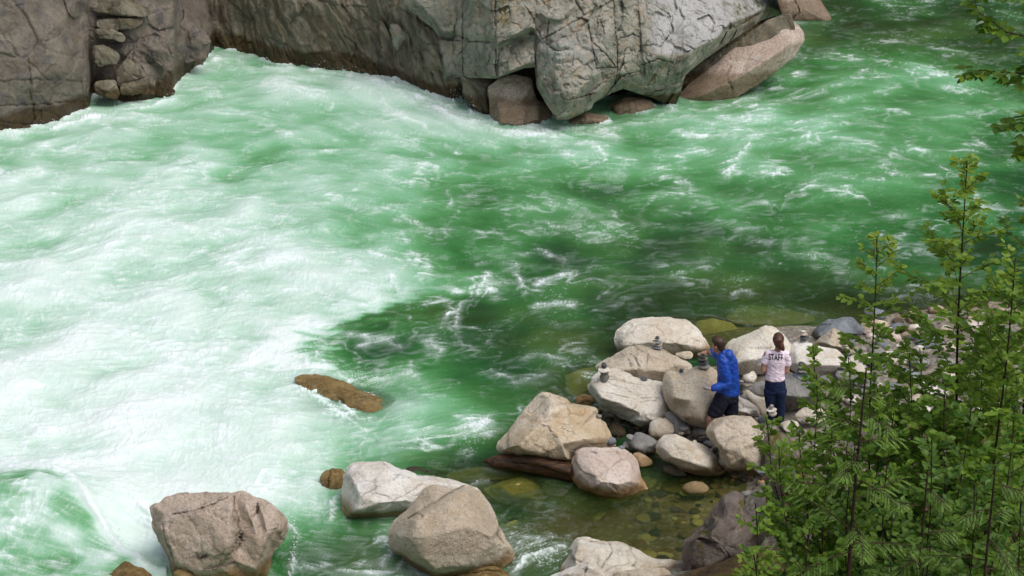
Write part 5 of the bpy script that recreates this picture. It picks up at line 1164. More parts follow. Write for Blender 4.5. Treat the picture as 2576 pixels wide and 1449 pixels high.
for k in range(260):
    a, b = r2.uniform(1480, 1930), r2.uniform(1020, 1230)
    hl, hn = hit(a, b)
    if hl is None or hl.z < -.1 or hl.z - ground_z(hl.x, hl.y) > .2: continue
    sz_ = r2.uniform(9, 26); m_ = r2.choice(['grey', 'blue', 'slate', 'tan'])
    lay(a, b, sz_, sz_ * .65, m_, f'{ {"grey": "grey", "blue": "blue-grey", "slate": "black", "tan": "tan"}[m_]} pebble in the gaps between the boulders', 'pebbles between the boulders', name='pebble')
for k in range(40):
    a, b = r2.uniform(1960, 2580), r2.uniform(1120, 1449)
    sz_ = r2.uniform(18, 60); lay(a, b, sz_, sz_ * .55, r2.choice(['grey', 'brown', 'tan', 'grey']), f'{"large" if sz_ > 40 else "small"} dull stone lying on the shaded bank under the thicket', GBK, name='stone', sink=.35)
# ---------------------------------------------------------------- two people
def simple(name, rgb, rough=.8, var=.25, spec=.25, sc=9.0, fold=.25):
    s = NT(name); p = s.pos()
    n_ = s.noise(p, sc, 4, .6)
    c = s.mix(s.ramp(n_, .3, .7), tuple(x * (1 - var) for x in rgb), tuple(min(1, x * (1 + var * .5)) for x in rgb))
    mp = s.n('Mapping'); s.set(mp.inputs['Vector'], p); mp.inputs['Scale'].default_value = (7, 7, 16); mp.inputs['Rotation'].default_value = (0, .5, 0)
    s.bsdf(c, rough, spec, s.bump(s.noise(mp.outputs[0], 1.2, 3, .5, .8), fold, .03)); return s.m
M['skin'] = simple('skin', (.46, .24, .16), .55, .15, .35, fold=.05)
M['hair'] = simple('brown_hair', (.055, .026, .015), .5, .5, .4, 40, .5)
M['hair2'] = simple('auburn_hair', (.085, .032, .018), .5, .5, .4, 40, .5)
M['jacket'] = simple('blue_jacket', (.008, .062, .37), .5, .25, .35, 7, .55)
M['shorts'] = simple('navy_shorts', (.010, .011, .022), .85, .3, .2, 12, .5)
M['shirt'] = simple('pink_shirt', (.90, .76, .86), .9, .08, .15, 8, .6)
M['jeans'] = simple('dark_jeans', (.012, .022, .062), .85, .3, .2, 14, .5)
M['shoe'] = simple('dark_shoe', (.03, .03, .032), .7, .3, .3, 20)
M['ink'] = simple('print_ink', (.02, .02, .045), .8, .1, .2, 20, 0)
_b = bmesh.new(); bmesh.ops.create_icosphere(_b, subdivisions=2, radius=1.0)
ICO = np.array([v.co[:] for v in _b.verts]); ICF = np.array([[v.index for v in f.verts] for f in _b.faces]); _b.free()
def ball(bm, c, r, rot=None):
    r = np.array((r, r, r) if not isinstance(r, tuple) else r)
    V = ICO * r * 1.02
    if rot is not None: V = V @ np.array(rot).T
    bm.append(V + np.array(c, float))
def lerp(a, b, t): return a + (b - a) * t
def limb(bm, chain, rot=None):               # chain of (point, radius or (rx, ry, rz)): one tapered limb
    for (p0, r0), (p1, r1) in zip(chain[:-1], chain[1:]):
        p0 = np.array(p0, float); p1 = np.array(p1, float)
        a = np.array(r0 if isinstance(r0, tuple) else (r0,) * 3); b = np.array(r1 if isinstance(r1, tuple) else (r1,) * 3)
        n_ = max(2, int(np.linalg.norm(p1 - p0) / (0.45 * min(a.min(), b.min()))) + 1)
        for t in np.linspace(0, 1, n_):
            ball(bm, lerp(p0, p1, t), tuple(lerp(a, b, t)), rot)
def solid(name, build, mat, voxel=.012, smooth=6, wrinkle=0.0, seed=0, parent=None):
    bm = []; build(bm)
    n_ = len(ICO); me = mesh_np(name, np.concatenate(bm), np.concatenate([ICF + n_ * i for i in range(len(bm))]))
    o = bpy.data.objects.new(name, me); COL.objects.link(o)
    m_ = o.modifiers.new('r', 'REMESH'); m_.mode = 'VOXEL'; m_.voxel_size = voxel
    m2_ = o.modifiers.new('s', 'SMOOTH'); m2_.factor = .5; m2_.iterations = smooth
    dg = bpy.context.evaluated_depsgraph_get()
    new = bpy.data.meshes.new_from_object(o.evaluated_get(dg)); new.name = name
    o.modifiers.clear(); o.data = new; bpy.data.meshes.remove(me)
    new.materials.clear(); new.materials.append(M[mat])
    new.polygons.foreach_set('use_smooth', np.ones(len(new.polygons), bool))
    if wrinkle:
        V = getco(new); N = normals(new)
        d = wrinkle * (1 - np.abs(fbm(V[:, 0] * 6 + seed, V[:, 1] * 6, V[:, 2] * 11 + V[:, 0] * 5, 3)) * 3)
        setco(new, V + N * d[:, None])
    if parent is not None: o.parent = parent
    return o
def hand(bm, wrist, palm, fdir, up, side, curl, sc=1.0, spread=.25):
    """palm from wrist to knuckles, four fingers along fdir that curl towards -up, thumb leaving the palm's side"""
    wrist, palm = np.array(wrist), np.array(palm); fdir = np.array(fdir) / np.linalg.norm(fdir); up = np.array(up) / np.linalg.norm(up)
    sd = np.cross(fdir, up) * side; sd /= np.linalg.norm(sd)
    limb(bm, [(wrist, .026 * sc), (palm, .032 * sc)])
    for k in range(4):
        o_ = (k - 1.5) / 1.5
        kn = palm + fdir * .038 * sc + sd * o_ * .03 * sc
        L_ = (.078, .086, .08, .062)[k] * sc
        limb(bm, [(palm + sd * o_ * .022 * sc, .015 * sc), (kn, .0115 * sc)])
        p_ = kn; d_ = fdir + sd * o_ * spread; d_ /= np.linalg.norm(d_)
        for j in range(3):
            an = curl[j]
            d_ = d_ * math.cos(an) - up * math.sin(an); d_ /= np.linalg.norm(d_)
            q_ = p_ + d_ * L_ * (.45, .32, .23)[j]
            limb(bm, [(p_, .0105 * sc), (q_, .009 * sc)]); p_ = q_
    b0 = palm - fdir * .015 * sc + sd * -.03 * sc
    d1_ = fdir * .55 - sd * .75 - up * .35; d1_ /= np.linalg.norm(d1_)
    b1 = b0 + d1_ * .038 * sc; d2_ = fdir * .8 - sd * .2 - up * .55; d2_ /= np.linalg.norm(d2_); b2 = b1 + d2_ * .034 * sc
    limb(bm, [(palm - fdir * .02 * sc, .018 * sc), (b0, .015 * sc), (b1, .012 * sc), (b2, .0095 * sc)])
def seat(o, par):
    o.parent = par; o.matrix_parent_inverse = par.matrix_world.inverted()

# ---- man in the blue jacket
YM = 22.85
def Q(px, py, near=0.0): return aty(px, py, YM - near)
YC_ = CAIRN_Y["the cairn under the man's hand"]
YH = max(YM + .35, min(YC_, YM + .75)) - .02
def man_body(bm):
    rt = Matrix.Rotation(R(35), 3, 'Z')
    ball(bm, Q(1806, 864), (.080, .098, .108), rt)
    ball(bm, Q(1800.5, 873, -.01), (.060, .07, .07), rt)
    ball(bm, Q(1792.5, 871.5, -.05), (.014, .016, .018)); ball(bm, Q(1794, 877.5, -.05), (.022, .02, .012)); ball(bm, Q(1796, 883, -.04), (.026, .026, .02))
    ball(bm, Q(1801, 875, .085), (.020, .012, .033), rt)
    limb(bm, [(Q(1806, 876), .058), (Q(1813, 888), .062), (Q(1822, 898), .075)])
    limb(bm, [(Q(1824, 900), (.13, .09, .07)), (Q(1829, 945), (.125, .1, .08)), (Q(1829, 980), (.11, .08, .08))])
    limb(bm, [(Q(1818, 908, .13), .055), (Q(1828, 964, .18), .045), (Q(1806, 973, .22), .037), (Q(1791, 977, .24), .027)])
    limb(bm, [(Q(1812, 899, -.1), .05), (Q(1797, 894, -.28), .043), (aty(1783, 884, YH - .06), .028)])
    hand(bm, Q(1791, 977, .24), Q(1784.5, 978, .25), ray(1780, 979) * 0 + np.array([-.9, -.1, .12]), (.1, .1, -1), 1, (-.15, .5, .5), .95)
    w_ = aty(1783, 884, YH - .04); p_ = aty(1776.5, 885.5, YH - .02)
    hand(bm, w_, p_, np.array([-.85, .15, -.1]), (.0, .1, 1), 1, (.25, .75, .65), 1.0)
    limb(bm, [(Q(1824, 992, .02), .07), (Q(1805, 1022, .08), .07), (Q(1788, 1052, .12), .058), (Q(1786, 1075, .08), .055), (Q(1786, 1102, .02), .038)])
    limb(bm, [(Q(1838, 990, -.04), .07), (Q(1838, 1024, -.04), .07), (Q(1836, 1052, -.02), .058), (Q(1840, 1076, -.06), .055), (Q(1843, 1100, -.1), .038)])
man = solid('person', man_body, 'skin', .0085, 5)
tag(man, 'person in a blue hooded jacket and dark shorts reaching for the top of a cairn', 'person')
def f_(bm):
    rt = Matrix.Rotation(R(35), 3, 'Z')
    ball(bm, Q(1808.5, 862, .015), (.088, .098, .104), rt); ball(bm, Q(1813, 872, .03), (.062, .075, .07), rt); ball(bm, Q(1803, 856, 0), (.075, .09, .07), rt)
seat(solid('hair', f_, 'hair', .010, 4, .003), man)
def f_(bm):
    limb(bm, [(Q(1825, 896), (.135, .10, .06)), (Q(1829, 910), (.165, .12, .08)), (Q(1831, 935), (.165, .13, .08)), (Q(1832, 962), (.172, .135, .08)), (Q(1831, 984), (.185, .14, .06)), (Q(1831, 988), (.187, .14, .045))])
    limb(bm, [(Q(1820, 906, .10), .088), (Q(1822, 930, .16), .085), (Q(1828, 962, .19), .076), (Q(1822, 970, .21), .07), (Q(1804, 973.5, .23), .058), (Q(1794, 976.5, .24), .046)])
    limb(bm, [(Q(1816, 900, -.06), .085), (Q(1804, 894, -.22), .07), (aty(1793, 889, YH - .18), .056), (aty(1787, 885.5, YH - .08), .045)])
    limb(bm, [(Q(1812, 893, .07), .035), (Q(1822, 886, .05), (.06, .05, .04)), (Q(1833, 888, .06), (.07, .07, .045))])
    ball(bm, Q(1825, 897, .10), (.10, .06, .05)); ball(bm, Q(1830, 893, .08), (.09, .07, .05))
seat(solid('jacket', f_, 'jacket', .012, 5, .011, 3), man)
def f_(bm):
    limb(bm, [(Q(1831, 986), (.178, .135, .06)), (Q(1828, 1002), (.19, .15, .08))])
    limb(bm, [(Q(1820, 996, .05), (.135, .13, .08)), (Q(1808, 1022, .09), (.128, .12, .07)), (Q(1799, 1041, .11), (.122, .115, .035))])
    limb(bm, [(Q(1838, 1002, -.05), (.125, .12, .08)), (Q(1839, 1026, -.04), (.118, .11, .06)), (Q(1838, 1040, -.03), (.112, .105, .035))])
seat(solid('shorts', f_, 'shorts', .012, 5, .008, 5), man)
for x_, y_, dn in ((1784, 1107, .04), (1841, 1105, -.1)):
    def f_(bm):
        p0 = Q(x_, y_, dn); limb(bm, [(p0, (.05, .05, .04)), (p0 + np.array([-.16, .03, -.02]), (.055, .045, .03))])
    seat(solid('shoe', f_, 'shoe', .012, 4), man)
hp = Q(1778.5, 975.5, .26)
tag(stone('held_stone', "pale grey stone in the man's lower hand", 'stone', 1778.5, 975, 17, 9, 'blue', Y=YM - .26, group=None, tilt=18), None)

# ---- woman in the pink shirt
YW = 23.0
def Qw(px, py, near=0.0): return aty(px, py, YW - near)
def woman_body(bm):
    ball(bm, Qw(1958, 854, -.02), (.075, .09, .105)); ball(bm, Qw(1957, 866, -.05), (.055, .06, .06))
    ball(bm, Qw(1957, 858, -.115), (.012, .014, .016)); ball(bm, Qw(1957, 863.5, -.10), (.02, .014, .01)); ball(bm, Qw(1945.8, 856, -.01), (.012, .018, .028)); ball(bm, Qw(1970, 856, -.01), (.012, .018, .028))
    limb(bm, [(Qw(1958, 868), .048), (Qw(1957, 882), .055)])
    limb(bm, [(Qw(1955, 890), (.13, .08, .07)), (Qw(1952, 925), (.12, .085, .08)), (Qw(1950, 962), (.14, .1, .09))])
    limb(bm, [(Qw(1929, 890), .05), (Qw(1922, 912), .045), (Qw(1920.5, 931, .02), .041), (Qw(1927, 935, -.13), .036), (Qw(1937, 931, -.25), .025)])
    limb(bm, [(Qw(1979, 892), .05), (Qw(1981, 915), .045), (Qw(1979.5, 934, .02), .041), (Qw(1972, 936, -.13), .036), (Qw(1963, 932, -.25), .025)])
    hand(bm, Qw(1937, 931, -.25), Qw(1942, 930, -.30), (.8, .5, .1), (0, .2, 1), 1, (.4, .6, .5), .9)
    hand(bm, Qw(1963, 932, -.25), Qw(1958, 931, -.30), (-.8, .5, .1), (0, .2, 1), -1, (.4, .6, .5), .9)
    for sx, a, b, c in ((-1, 1937, 1939, 1942), (1, 1963, 1963, 1963)):
        limb(bm, [(Qw(a, 985), .085), (Qw(b, 1020), .06), (Qw((b + c) / 2, 1040), .05), (Qw(c, 1066), .036)])
wom = solid('person', woman_body, 'skin', .0085, 5)
tag(wom, 'person with back turned in a pink shirt lettered on the back and dark jeans', 'person')
def f_(bm):
    ball(bm, Qw(1958, 852.5), (.088, .102, .108)); ball(bm, Qw(1959, 862, .03), (.075, .075, .08))
    limb(bm, [(Qw(1961, 864, .07), .058), (Qw(1966, 872, .09), .046), (Qw(1970, 879, .09), .028)]); ball(bm, Qw(1958, 858, .085), (.055, .045, .055))
seat(solid('hair', f_, 'hair2', .010, 3, .004, 2), wom)
def f_(bm):
    limb(bm, [(Qw(1956, 886), (.115, .075, .045)), (Qw(1954.5, 893), (.155, .095, .06)), (Qw(1953, 906), (.160, .105, .07)), (Qw(1951.5, 928), (.142, .10, .07)), (Qw(1950, 945), (.150, .11, .05)), (Qw(1949.5, 952), (.158, .115, .035))])
    limb(bm, [(Qw(1934, 890), .068), (Qw(1927, 901), .064), (Qw(1922, 911), (.062, .06, .04))])
    limb(bm, [(Qw(1975, 892), .068), (Qw(1979.5, 905), .064), (Qw(1981, 915), (.062, .06, .04))])
shirt = solid('shirt', f_, 'shirt', .010, 5, .006, 8); seat(shirt, wom)
def f_(bm):
    limb(bm, [(Qw(1950, 956), (.15, .105, .05)), (Qw(1950, 968), (.168, .118, .07)), (Qw(1950, 980), (.172, .125, .07))])
    limb(bm, [(Qw(1937, 984), (.10, .11, .09)), (Qw(1938, 1020), (.073, .08, .07)), (Qw(1940, 1040), .066), (Qw(1942, 1062), .055)])
    limb(bm, [(Qw(1963.5, 984), (.10, .11, .09)), (Qw(1963, 1020), (.075, .08, .07)), (Qw(1963, 1040), .068), (Qw(1963, 1064), .056)])
seat(solid('jeans', f_, 'jeans', .010, 5, .005, 4), wom)
for x_ in (1942, 1963):
    def f_(bm):
        p0 = Qw(x_, 1068); limb(bm, [(p0, (.045, .05, .035)), (p0 + np.array([0, .15, -.015]), (.042, .05, .028))])
    seat(solid('shoe', f_, 'shoe', .012, 4), wom)
# lettering on the back of the shirt
fc = bpy.data.curves.new('lettering', 'FONT'); fc.body = 'STAFF'; fc.resolution_u = 6; fc.offset = .022; fc.space_character = 1.12
fo = bpy.data.objects.new('lettering', fc); COL.objects.link(fo)
dg = bpy.context.evaluated_depsgraph_get()
tm = bpy.data.meshes.new_from_object(fo.evaluated_get(dg)); bpy.data.objects.remove(fo)
bm = bmesh.new(); bm.from_mesh(tm)
bmesh.ops.triangulate(bm, faces=bm.faces); bmesh.ops.subdivide_edges(bm, edges=bm.edges, cuts=1); bm.to_mesh(tm); bm.free()
V = getco(tm); bb0, bb1 = V.min(0), V.max(0)
sv = BVHTree.FromPolygons(getco(shirt.data).tolist(), [list(p.vertices) for p in shirt.data.polygons])
nv = []
for x_, y_, z_ in V:
    u = (x_ - bb0[0]) / (bb1[0] - bb0[0]) - .5; v = (y_ - bb0[1]) / (bb1[1] - bb0[1]) - .5
    px_ = 1951.5 + u * 36; py_ = 898.5 - v * 16.5 + u * 36 * .055
    r_ = ray(px_, py_); r_ = Vector(r_ / np.linalg.norm(r_))
    h_, n_, i_, d_ = sv.ray_cast(Vector(CAM), r_)
    q_ = (h_ if h_ else Vector(Qw(px_, py_, .12))) - r_ * .006
    nv.append(tuple(q_))
setco(tm, nv); tm.name = 'lettering'; tm.materials.clear(); tm.materials.append(M['ink'])
lo = bpy.data.objects.new('lettering', tm); COL.objects.link(lo); lo.parent = shirt
# ---------------------------------------------------------------- saplings, shrubs, cedar, ferns
def leaf_mat(name, c1, c2, trans=.5):
    s = NT(name)
    t = s.attr('tone')
    col = s.mix(t, c1, c2)
    b = s.bsdf(col, .45, .35, out=False)
    tr = s.n('BsdfTranslucent'); s.set(tr.inputs[0], s.mix(.5, col, (.25, .35, .03), 'MIX'))
    m = s.n('MixShader'); m.inputs[0].default_value = trans
    s.t.links.new(b.outputs[0], m.inputs[1]); s.t.links.new(tr.outputs[0], m.inputs[2]); s.t.links.new(m.outputs[0], s.out.inputs[0])
    return s.m
M['leaf'] = leaf_mat('alder_leaf', (.03, .125, .018), (.23, .37, .04))
M['leaf2'] = leaf_mat('young_leaf', (.09, .22, .022), (.28, .40, .05))
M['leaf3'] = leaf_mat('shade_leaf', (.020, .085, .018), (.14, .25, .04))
M['needle'] = leaf_mat('cedar_spray', (.035, .11, .018), (.17, .30, .035), .4)
M['fern'] = leaf_mat('fern_frond', (.045, .075, .012), (.13, .16, .03), .3)
s = NT('bark'); p = s.pos()
s.bsdf(s.mix(s.ramp(s.noise(p, 18, 5, .7), .35, .7), (.020, .012, .009), (.075, .045, .032)), .85, .2, s.bump(s.noise(p, 40, 4), .5, .01)); M['bark'] = s.m
LF = np.array([(0, 0, 0), (.22, .25, .05), (.52, .34, .07), (.82, .19, .05), (1, 0, -.04), (.82, -.19, .05), (.52, -.34, .07), (.22, -.25, .05)])
class Plant:
    def __init__(s): s.T = []; s.L = []; s.tone = []; s.tubes = []
    def tube(s, pts_, r0, r1): s.tubes.append((np.array(pts_, float), r0, r1))
    def leaf(s, p, ax, nrm, size, tone): s.L.append((p, ax, nrm, size)); s.tone.append(tone)
    def wood(s, name, m=6):
        Vs, Fs, n = [], [], 0
        for P, r0, r1 in s.tubes:
            k = len(P); d = np.gradient(P, axis=0); d /= np.linalg.norm(d, axis=1)[:, None] + 1e-9
            ref = np.array([.31, .21, .93]); a = np.cross(d, ref); a /= np.linalg.norm(a, axis=1)[:, None] + 1e-9; b = np.cross(d, a)
            th = np.linspace(0, 2 * math.pi, m, endpoint=False); r = np.linspace(r0, r1, k)[:, None, None]
            V = P[:, None] + r * (np.cos(th)[None, :, None] * a[:, None] + np.sin(th)[None, :, None] * b[:, None])
            Vs.append(V.reshape(-1, 3)); Fs.append(gridfaces(k, m, True) + n); n += k * m
        return mesh_np(name, np.concatenate(Vs), np.concatenate(Fs))
    def leaves(s, name):
        P = np.array([l[0] for l in s.L]); A = np.array([l[1] for l in s.L]); N = np.array([l[2] for l in s.L]); S = np.array([l[3] for l in s.L])
        A /= np.linalg.norm(A, axis=1)[:, None]; B = np.cross(N, A); B /= np.linalg.norm(B, axis=1)[:, None] + 1e-9; N = np.cross(A, B)
        V = P[:, None] + S[:, None, None] * (LF[None, :, :1] * A[:, None] + LF[None, :, 1:2] * B[:, None] + LF[None, :, 2:] * N[:, None])
        n = len(P); i = np.arange(n) * 8
        q1 = np.stack([i, i + 4, i + 3, i + 2, i + 1], -1); q2 = np.stack([i, i + 7, i + 6, i + 5, i + 4], -1)
        me = mesh_np(name, V.reshape(-1, 3), np.concatenate([q1, q2]))
        attr(me, 'tone', np.repeat(np.array(s.tone), 8))
        return me
def unitv(v): v = np.array(v, float); return v / (np.linalg.norm(v) + 1e-9)
def twig(pl, rn, p0, d, L, r, lsz, tone, droop=.25, step=.045):
    n = max(3, int(L / step)); P = [np.array(p0)]; d = unitv(d)
    for k in range(n):
        d = unitv(d + np.array([rn.gauss(0, .07), rn.gauss(0, .07), rn.gauss(0, .05) - droop * .06]))
        P.append(P[-1] + d * L / n)
        sd = unitv(np.cross(d, (0, 0, 1))) * (1 if k % 2 else -1)
        for rep in range(2 if rn.random() < .6 else 1):
            ax = unitv(d * rn.uniform(.3, .9) + sd * rn.uniform(.5, 1.1) * (1 if rep == 0 else -1) + np.array([0, 0, rn.uniform(-.55, .2)]))
            nm = unitv(np.array([rn.gauss(0, .38), rn.gauss(0, .38) - .15, 1.0]))
            pl.leaf(P[-1], ax, nm, lsz * rn.uniform(.8, 1.45), min(1, max(0, tone + rn.gauss(0, .28))))
    pl.leaf(P[-1], d, unitv((rn.gauss(0, .3), rn.gauss(0, .3), 1)), lsz * .9, min(1, tone + .15))
    pl.tube(P, r, r * .35)
    return P
def sapling(name, label, cat, top, base, Y, seed, spread=.7, nb=18, lsz=.07, mat='leaf', tone=.5, start=.25, group=None, up=.9, rad=.022, sub=3, wob=.04):
    rn = random.Random(seed); pl = Plant()
    A = aty(base[0], base[1], Y); B = aty(top[0], top[1], Y)
    A[2] = min(A[2], ground_z(A[0], A[1]) + .05) - .1
    B[1] += rn.uniform(-.15, .15)
    n = 16; ts = np.linspace(0, 1, n)[:, None]
    P = A + (B - A) * ts + np.stack([wob * np.sin(ts[:, 0] * 5 + seed), wob * np.cos(ts[:, 0] * 4 + seed), 0 * ts[:, 0]], -1) * np.sin(ts * math.pi)
    H = np.linalg.norm(B - A)
    pl.tube(P, rad, .005)
    # how far down the stem the part in view begins
    for k in range(nb):
        t = start + (1 - start) * ((k + rn.uniform(-.3, .3)) / nb); t = min(max(t, .05), .985)
        p = np.array([np.interp(t, ts[:, 0], P[:, i]) for i in range(3)])
        az = k * 2.4 + rn.uniform(-.4, .4)
        rel = (t - start) / (1 - start)
        L = spread * (1 - rel) ** .7 * rn.uniform(.7, 1.15) + .10
        d = unitv((math.cos(az), math.sin(az), up * rn.uniform(.5, 1.1) + .5 * rel))
        tn = tone + .3 * rel
        br = twig(pl, rn, p, d, L, max(.004, .009 * (1 - rel)), lsz, tn)
        for j in range(sub if L > .3 else 1):
            q = br[min(len(br) - 1, int(len(br) * rn.uniform(.3, .9)))]
            dd = unitv(unitv(br[-1] - br[0]) + np.array([rn.gauss(0, .6), rn.gauss(0, .6), rn.gauss(.1, .25)]))
            twig(pl, rn, q, dd, L * rn.uniform(.3, .6), .003, lsz * .95, tn)
    twig(pl, rn, P[-2], (rn.gauss(0, .1), rn.gauss(0, .1), 1), .18, .004, lsz * .8, min(1, tone + .4))
    o = empty(name, tuple(A)); tag(o, label, cat, group)
    child('trunk', pl.wood('trunk'), M['bark'], o); child('crown', pl.leaves('crown'), M[mat], o, False)
    return o
GS = 'saplings and shrubs of the riverside thicket'
sapling('alder_sapling', 'tallest slender sapling with dark stem at the right of the beach', 'sapling', (2425, 395), (2445, 1130), 14.0, 1, .98, 72, .072, 'leaf2', .35, .06, GS, up=.35, rad=.022, sub=3)
sapling('alder_sapling', 'slim bright green sapling with thin stem left of the tallest one', 'sapling', (2213, 615), (2232, 1110), 14.6, 2, .56, 54, .070, 'leaf2', .5, .12, GS, up=.35, rad=.012, sub=2)
sapling('alder_sapling', 'leafy sapling at the right edge beside the tallest one', 'sapling', (2548, 640), (2530, 1200), 13.4, 3, .85, 62, .072, 'leaf2', .3, .05, GS, up=.4, sub=3)
sapling('alder_sapling', 'sapling cut by the right edge of the view behind the tallest one', 'sapling', (2610, 470), (2600, 1150), 15.0, 33, .75, 52, .072, 'leaf', .2, .05, GS, sub=3)
SH = [((2045, 872), (2175, 1110), 15.2, .20, 14, .070, 'leaf2', .35, 'leaning shrub whose tip reaches the woman\'s elbow'), ((1925, 1045), (2080, 1170), 14.8, .32, 16, .066, 'leaf2', .4, 'low bright shrub in front of the woman\'s feet'), ((2060, 960), (2130, 1160), 14.2, .42, 18, .068, 'leaf', .45, 'round shrub above the cedar top'),
      ((2135, 905), (2190, 1120), 14.6, .40, 18, .068, 'leaf', .45, 'shrub in front of the upright oval stone'), ((2295, 905), (2330, 1160), 13.6, .5, 22, .070, 'leaf', .4, 'dense shrub between the two thin stems'), ((2370, 950), (2390, 1230), 13.2, .5, 22, .07, 'leaf', .35, 'dense shrub at the foot of the tallest sapling'), ((2490, 890), (2480, 1180), 13.8, .5, 22, .07, 'leaf', .35, 'shrub in front of the right end of the beach'),
      ((2240, 1020), (2270, 1290), 12.6, .5, 20, .07, 'leaf', .4, 'bushy shrub right behind the cedar top'), ((2445, 1030), (2440, 1330), 12.4, .5, 20, .07, 'leaf3', .5, 'dark leafy shrub in the middle of the thicket'), ((2545, 1010), (2560, 1330), 12.2, .5, 20, .072, 'leaf', .3, 'shrub low at the right edge'), ((2340, 1090), (2350, 1380), 11.8, .46, 18, .07, 'leaf3', .55, 'shade-green shrub right of the cedar'),
      ((2010, 1090), (2060, 1260), 13.8, .40, 18, .066, 'leaf', .5, 'shrub over the purplish mossy boulder'), ((1965, 1140), (2060, 1260), 13.2, .30, 14, .064, 'leaf', .45, 'small shrub against the dark rock beside the broken boulder'), ((2150, 1120), (2160, 1330), 12.6, .40, 16, .066, 'leaf3', .6, 'shrub directly behind the cedar stem'), ((1900, 1265), (2060, 1420), 11.4, .30, 16, .06, 'leaf', .55, 'sprawling shrub over the dark angular mossy boulder'),
      ((1895, 1390), (1990, 1560), 10.6, .30, 16, .058, 'leaf2', .35, 'fresh green shrub at the bottom edge right of the mossy boulder'), ((2440, 1200), (2470, 1500), 11.2, .42, 16, .068, 'leaf3', .5, 'dull green shrub left of the right-hand ferns'), ((2560, 1200), (2570, 1480), 11.0, .40, 16, .066, 'leaf3', .4, 'shrub at the right edge above the ferns'), ((2250, 1300), (2290, 1520), 10.8, .36, 14, .062, 'leaf3', .5, 'shrub low right of the cedar stem'),
      ((2040, 1340), (2080, 1560), 10.2, .34, 14, .058, 'leaf3', .55, 'shrub at the bottom left of the cedar'), ((2350, 1400), (2370, 1600), 10.2, .34, 12, .06, 'leaf3', .45, 'shrub at the bottom edge right of the cedar'), ((2090, 1020), (2140, 1230), 13.6, .42, 18, .066, 'leaf', .4, 'shrub left of the cedar tip'), ((2200, 960), (2260, 1200), 13.9, .45, 18, .066, 'leaf', .45, 'shrub behind the cedar tip'), ((2310, 868), (2350, 1080), 14.4, .40, 18, .066, 'leaf2', .3, 'light green shrub in front of the white rocks on the far beach'), ((2500, 835), (2500, 1080), 14.2, .42, 18, .066, 'leaf', .4, 'shrub between the tallest sapling and the right edge')]
for i, (a, b, Y, sp, nb, ls, mt, tn, lab) in enumerate(SH):
    sapling('shrub', lab, 'shrub', a, b, Y, 50 + i, sp * 1.35, nb + 11, ls, mt, tn, .03, GS, up=.45, rad=.006, sub=4, wob=.10)
# tree outside the right edge whose twigs hang into the top corner
rn = random.Random(5); pl = Plant()
A = np.array([5.9, 12.5, ground_z(5.9, 12.5) - .1]); B = np.array([5.6, 12.3, 14.0])
ts = np.linspace(0, 1, 14)[:, None]; P = A + (B - A) * ts; pl.tube(P, .08, .03)
for tx_ in ('2720,130 2650,150 2576,185 2520,182 2470,176 2440,178', '2720,150 2640,120 2580,92 2530,80 2490,50 2462,32', '2720,40 2640,20 2560,-6 2520,-20 2480,-14', '2740,300 2660,305 2600,310 2575,312', '2720,400 2650,390 2600,380'):
    ln = pts('O', tx_); Q3 = [aty(a, b, 11.6 + .05 * i) for i, (a, b) in enumerate(ln)][::1]
    Q3 = [P[min(13, max(0, int(round((Q3[0][2] - A[2]) / (B[2] - A[2]) * 13))))]] + Q3
    tt = np.linspace(0, len(Q3) - 1, 40); Q3 = np.array(Q3); C3 = np.stack([np.interp(tt, np.arange(len(Q3)), Q3[:, i]) for i in range(3)], -1)
    pl.tube(C3, .010, .003)
    for k in range(2, 40):
        d = unitv(C3[min(39, k + 1)] - C3[k - 1]); sd = unitv(np.cross(d, (0, 0, 1))) * (1 if k % 2 else -1)
        if rn.random() < .5: twig(pl, rn, C3[k], d * .7 + sd * .6 + np.array([0, 0, rn.uniform(-.5, .3)]), rn.uniform(.08, .2), .002, .075, .5)
        if rn.random() < .9: pl.leaf(C3[k], unitv(d * .5 + sd + np.array([0, 0, rn.uniform(-.9, .1)])), unitv((rn.gauss(0, .4), rn.gauss(-.3, .4), 1)), .088 * rn.uniform(.7, 1.15), rn.uniform(.3, 1))
o = empty('alder_tree', tuple(A)); tag(o, 'tree beyond the right edge with leafy twigs hanging into the top right corner', 'tree')
child('trunk', pl.wood('trunk'), M['bark'], o); child('crown', pl.leaves('crown'), M['leaf'], o, False)

# feathery fronds
class Frond(Plant):
    def frond(s, rn, p0, d, L, wd, tone, droop=.5, n=16, toothed=True):
        d = unitv(d); P = [np.array(p0)]
        sd0 = unitv(np.cross(d, (0, 0, 1)))
        for k in range(n):
            d = unitv(d + np.array([0, 0, -droop / n]) + np.array([rn.gauss(0, .02), rn.gauss(0, .02), 0]))
            P.append(P[-1] + d * L / n)
            t = (k + 1) / n
            w_ = wd * (math.sin(math.pi * min(1, (t * .82 + .16))) ** .8)
            for sgn in (1, -1):
                ax = unitv(d * .75 + sd0 * sgn * .8 + np.array([0, 0, -.25 + rn.gauss(0, .12)]))
                s.L.append((P[-1], ax, unitv(np.cross(ax, sd0 * sgn) * 0 + np.array([rn.gauss(0, .3), rn.gauss(0, .3), 1])), w_ * rn.uniform(.75, 1.1))); s.tone.append(min(1, max(0, tone + rn.gauss(0, .14) + .25 * t)))
        s.tube(P, .003, .001)
def fr_mesh(pl, name, nar=.15):
    global LF
    old = LF; LF = old * np.array([1, nar / .34, 1]); LF[:, 2] = np.array([0, .02, .0, -.05, -.14, -.05, .0, .02]); me = pl.leaves(name); LF = old; return me
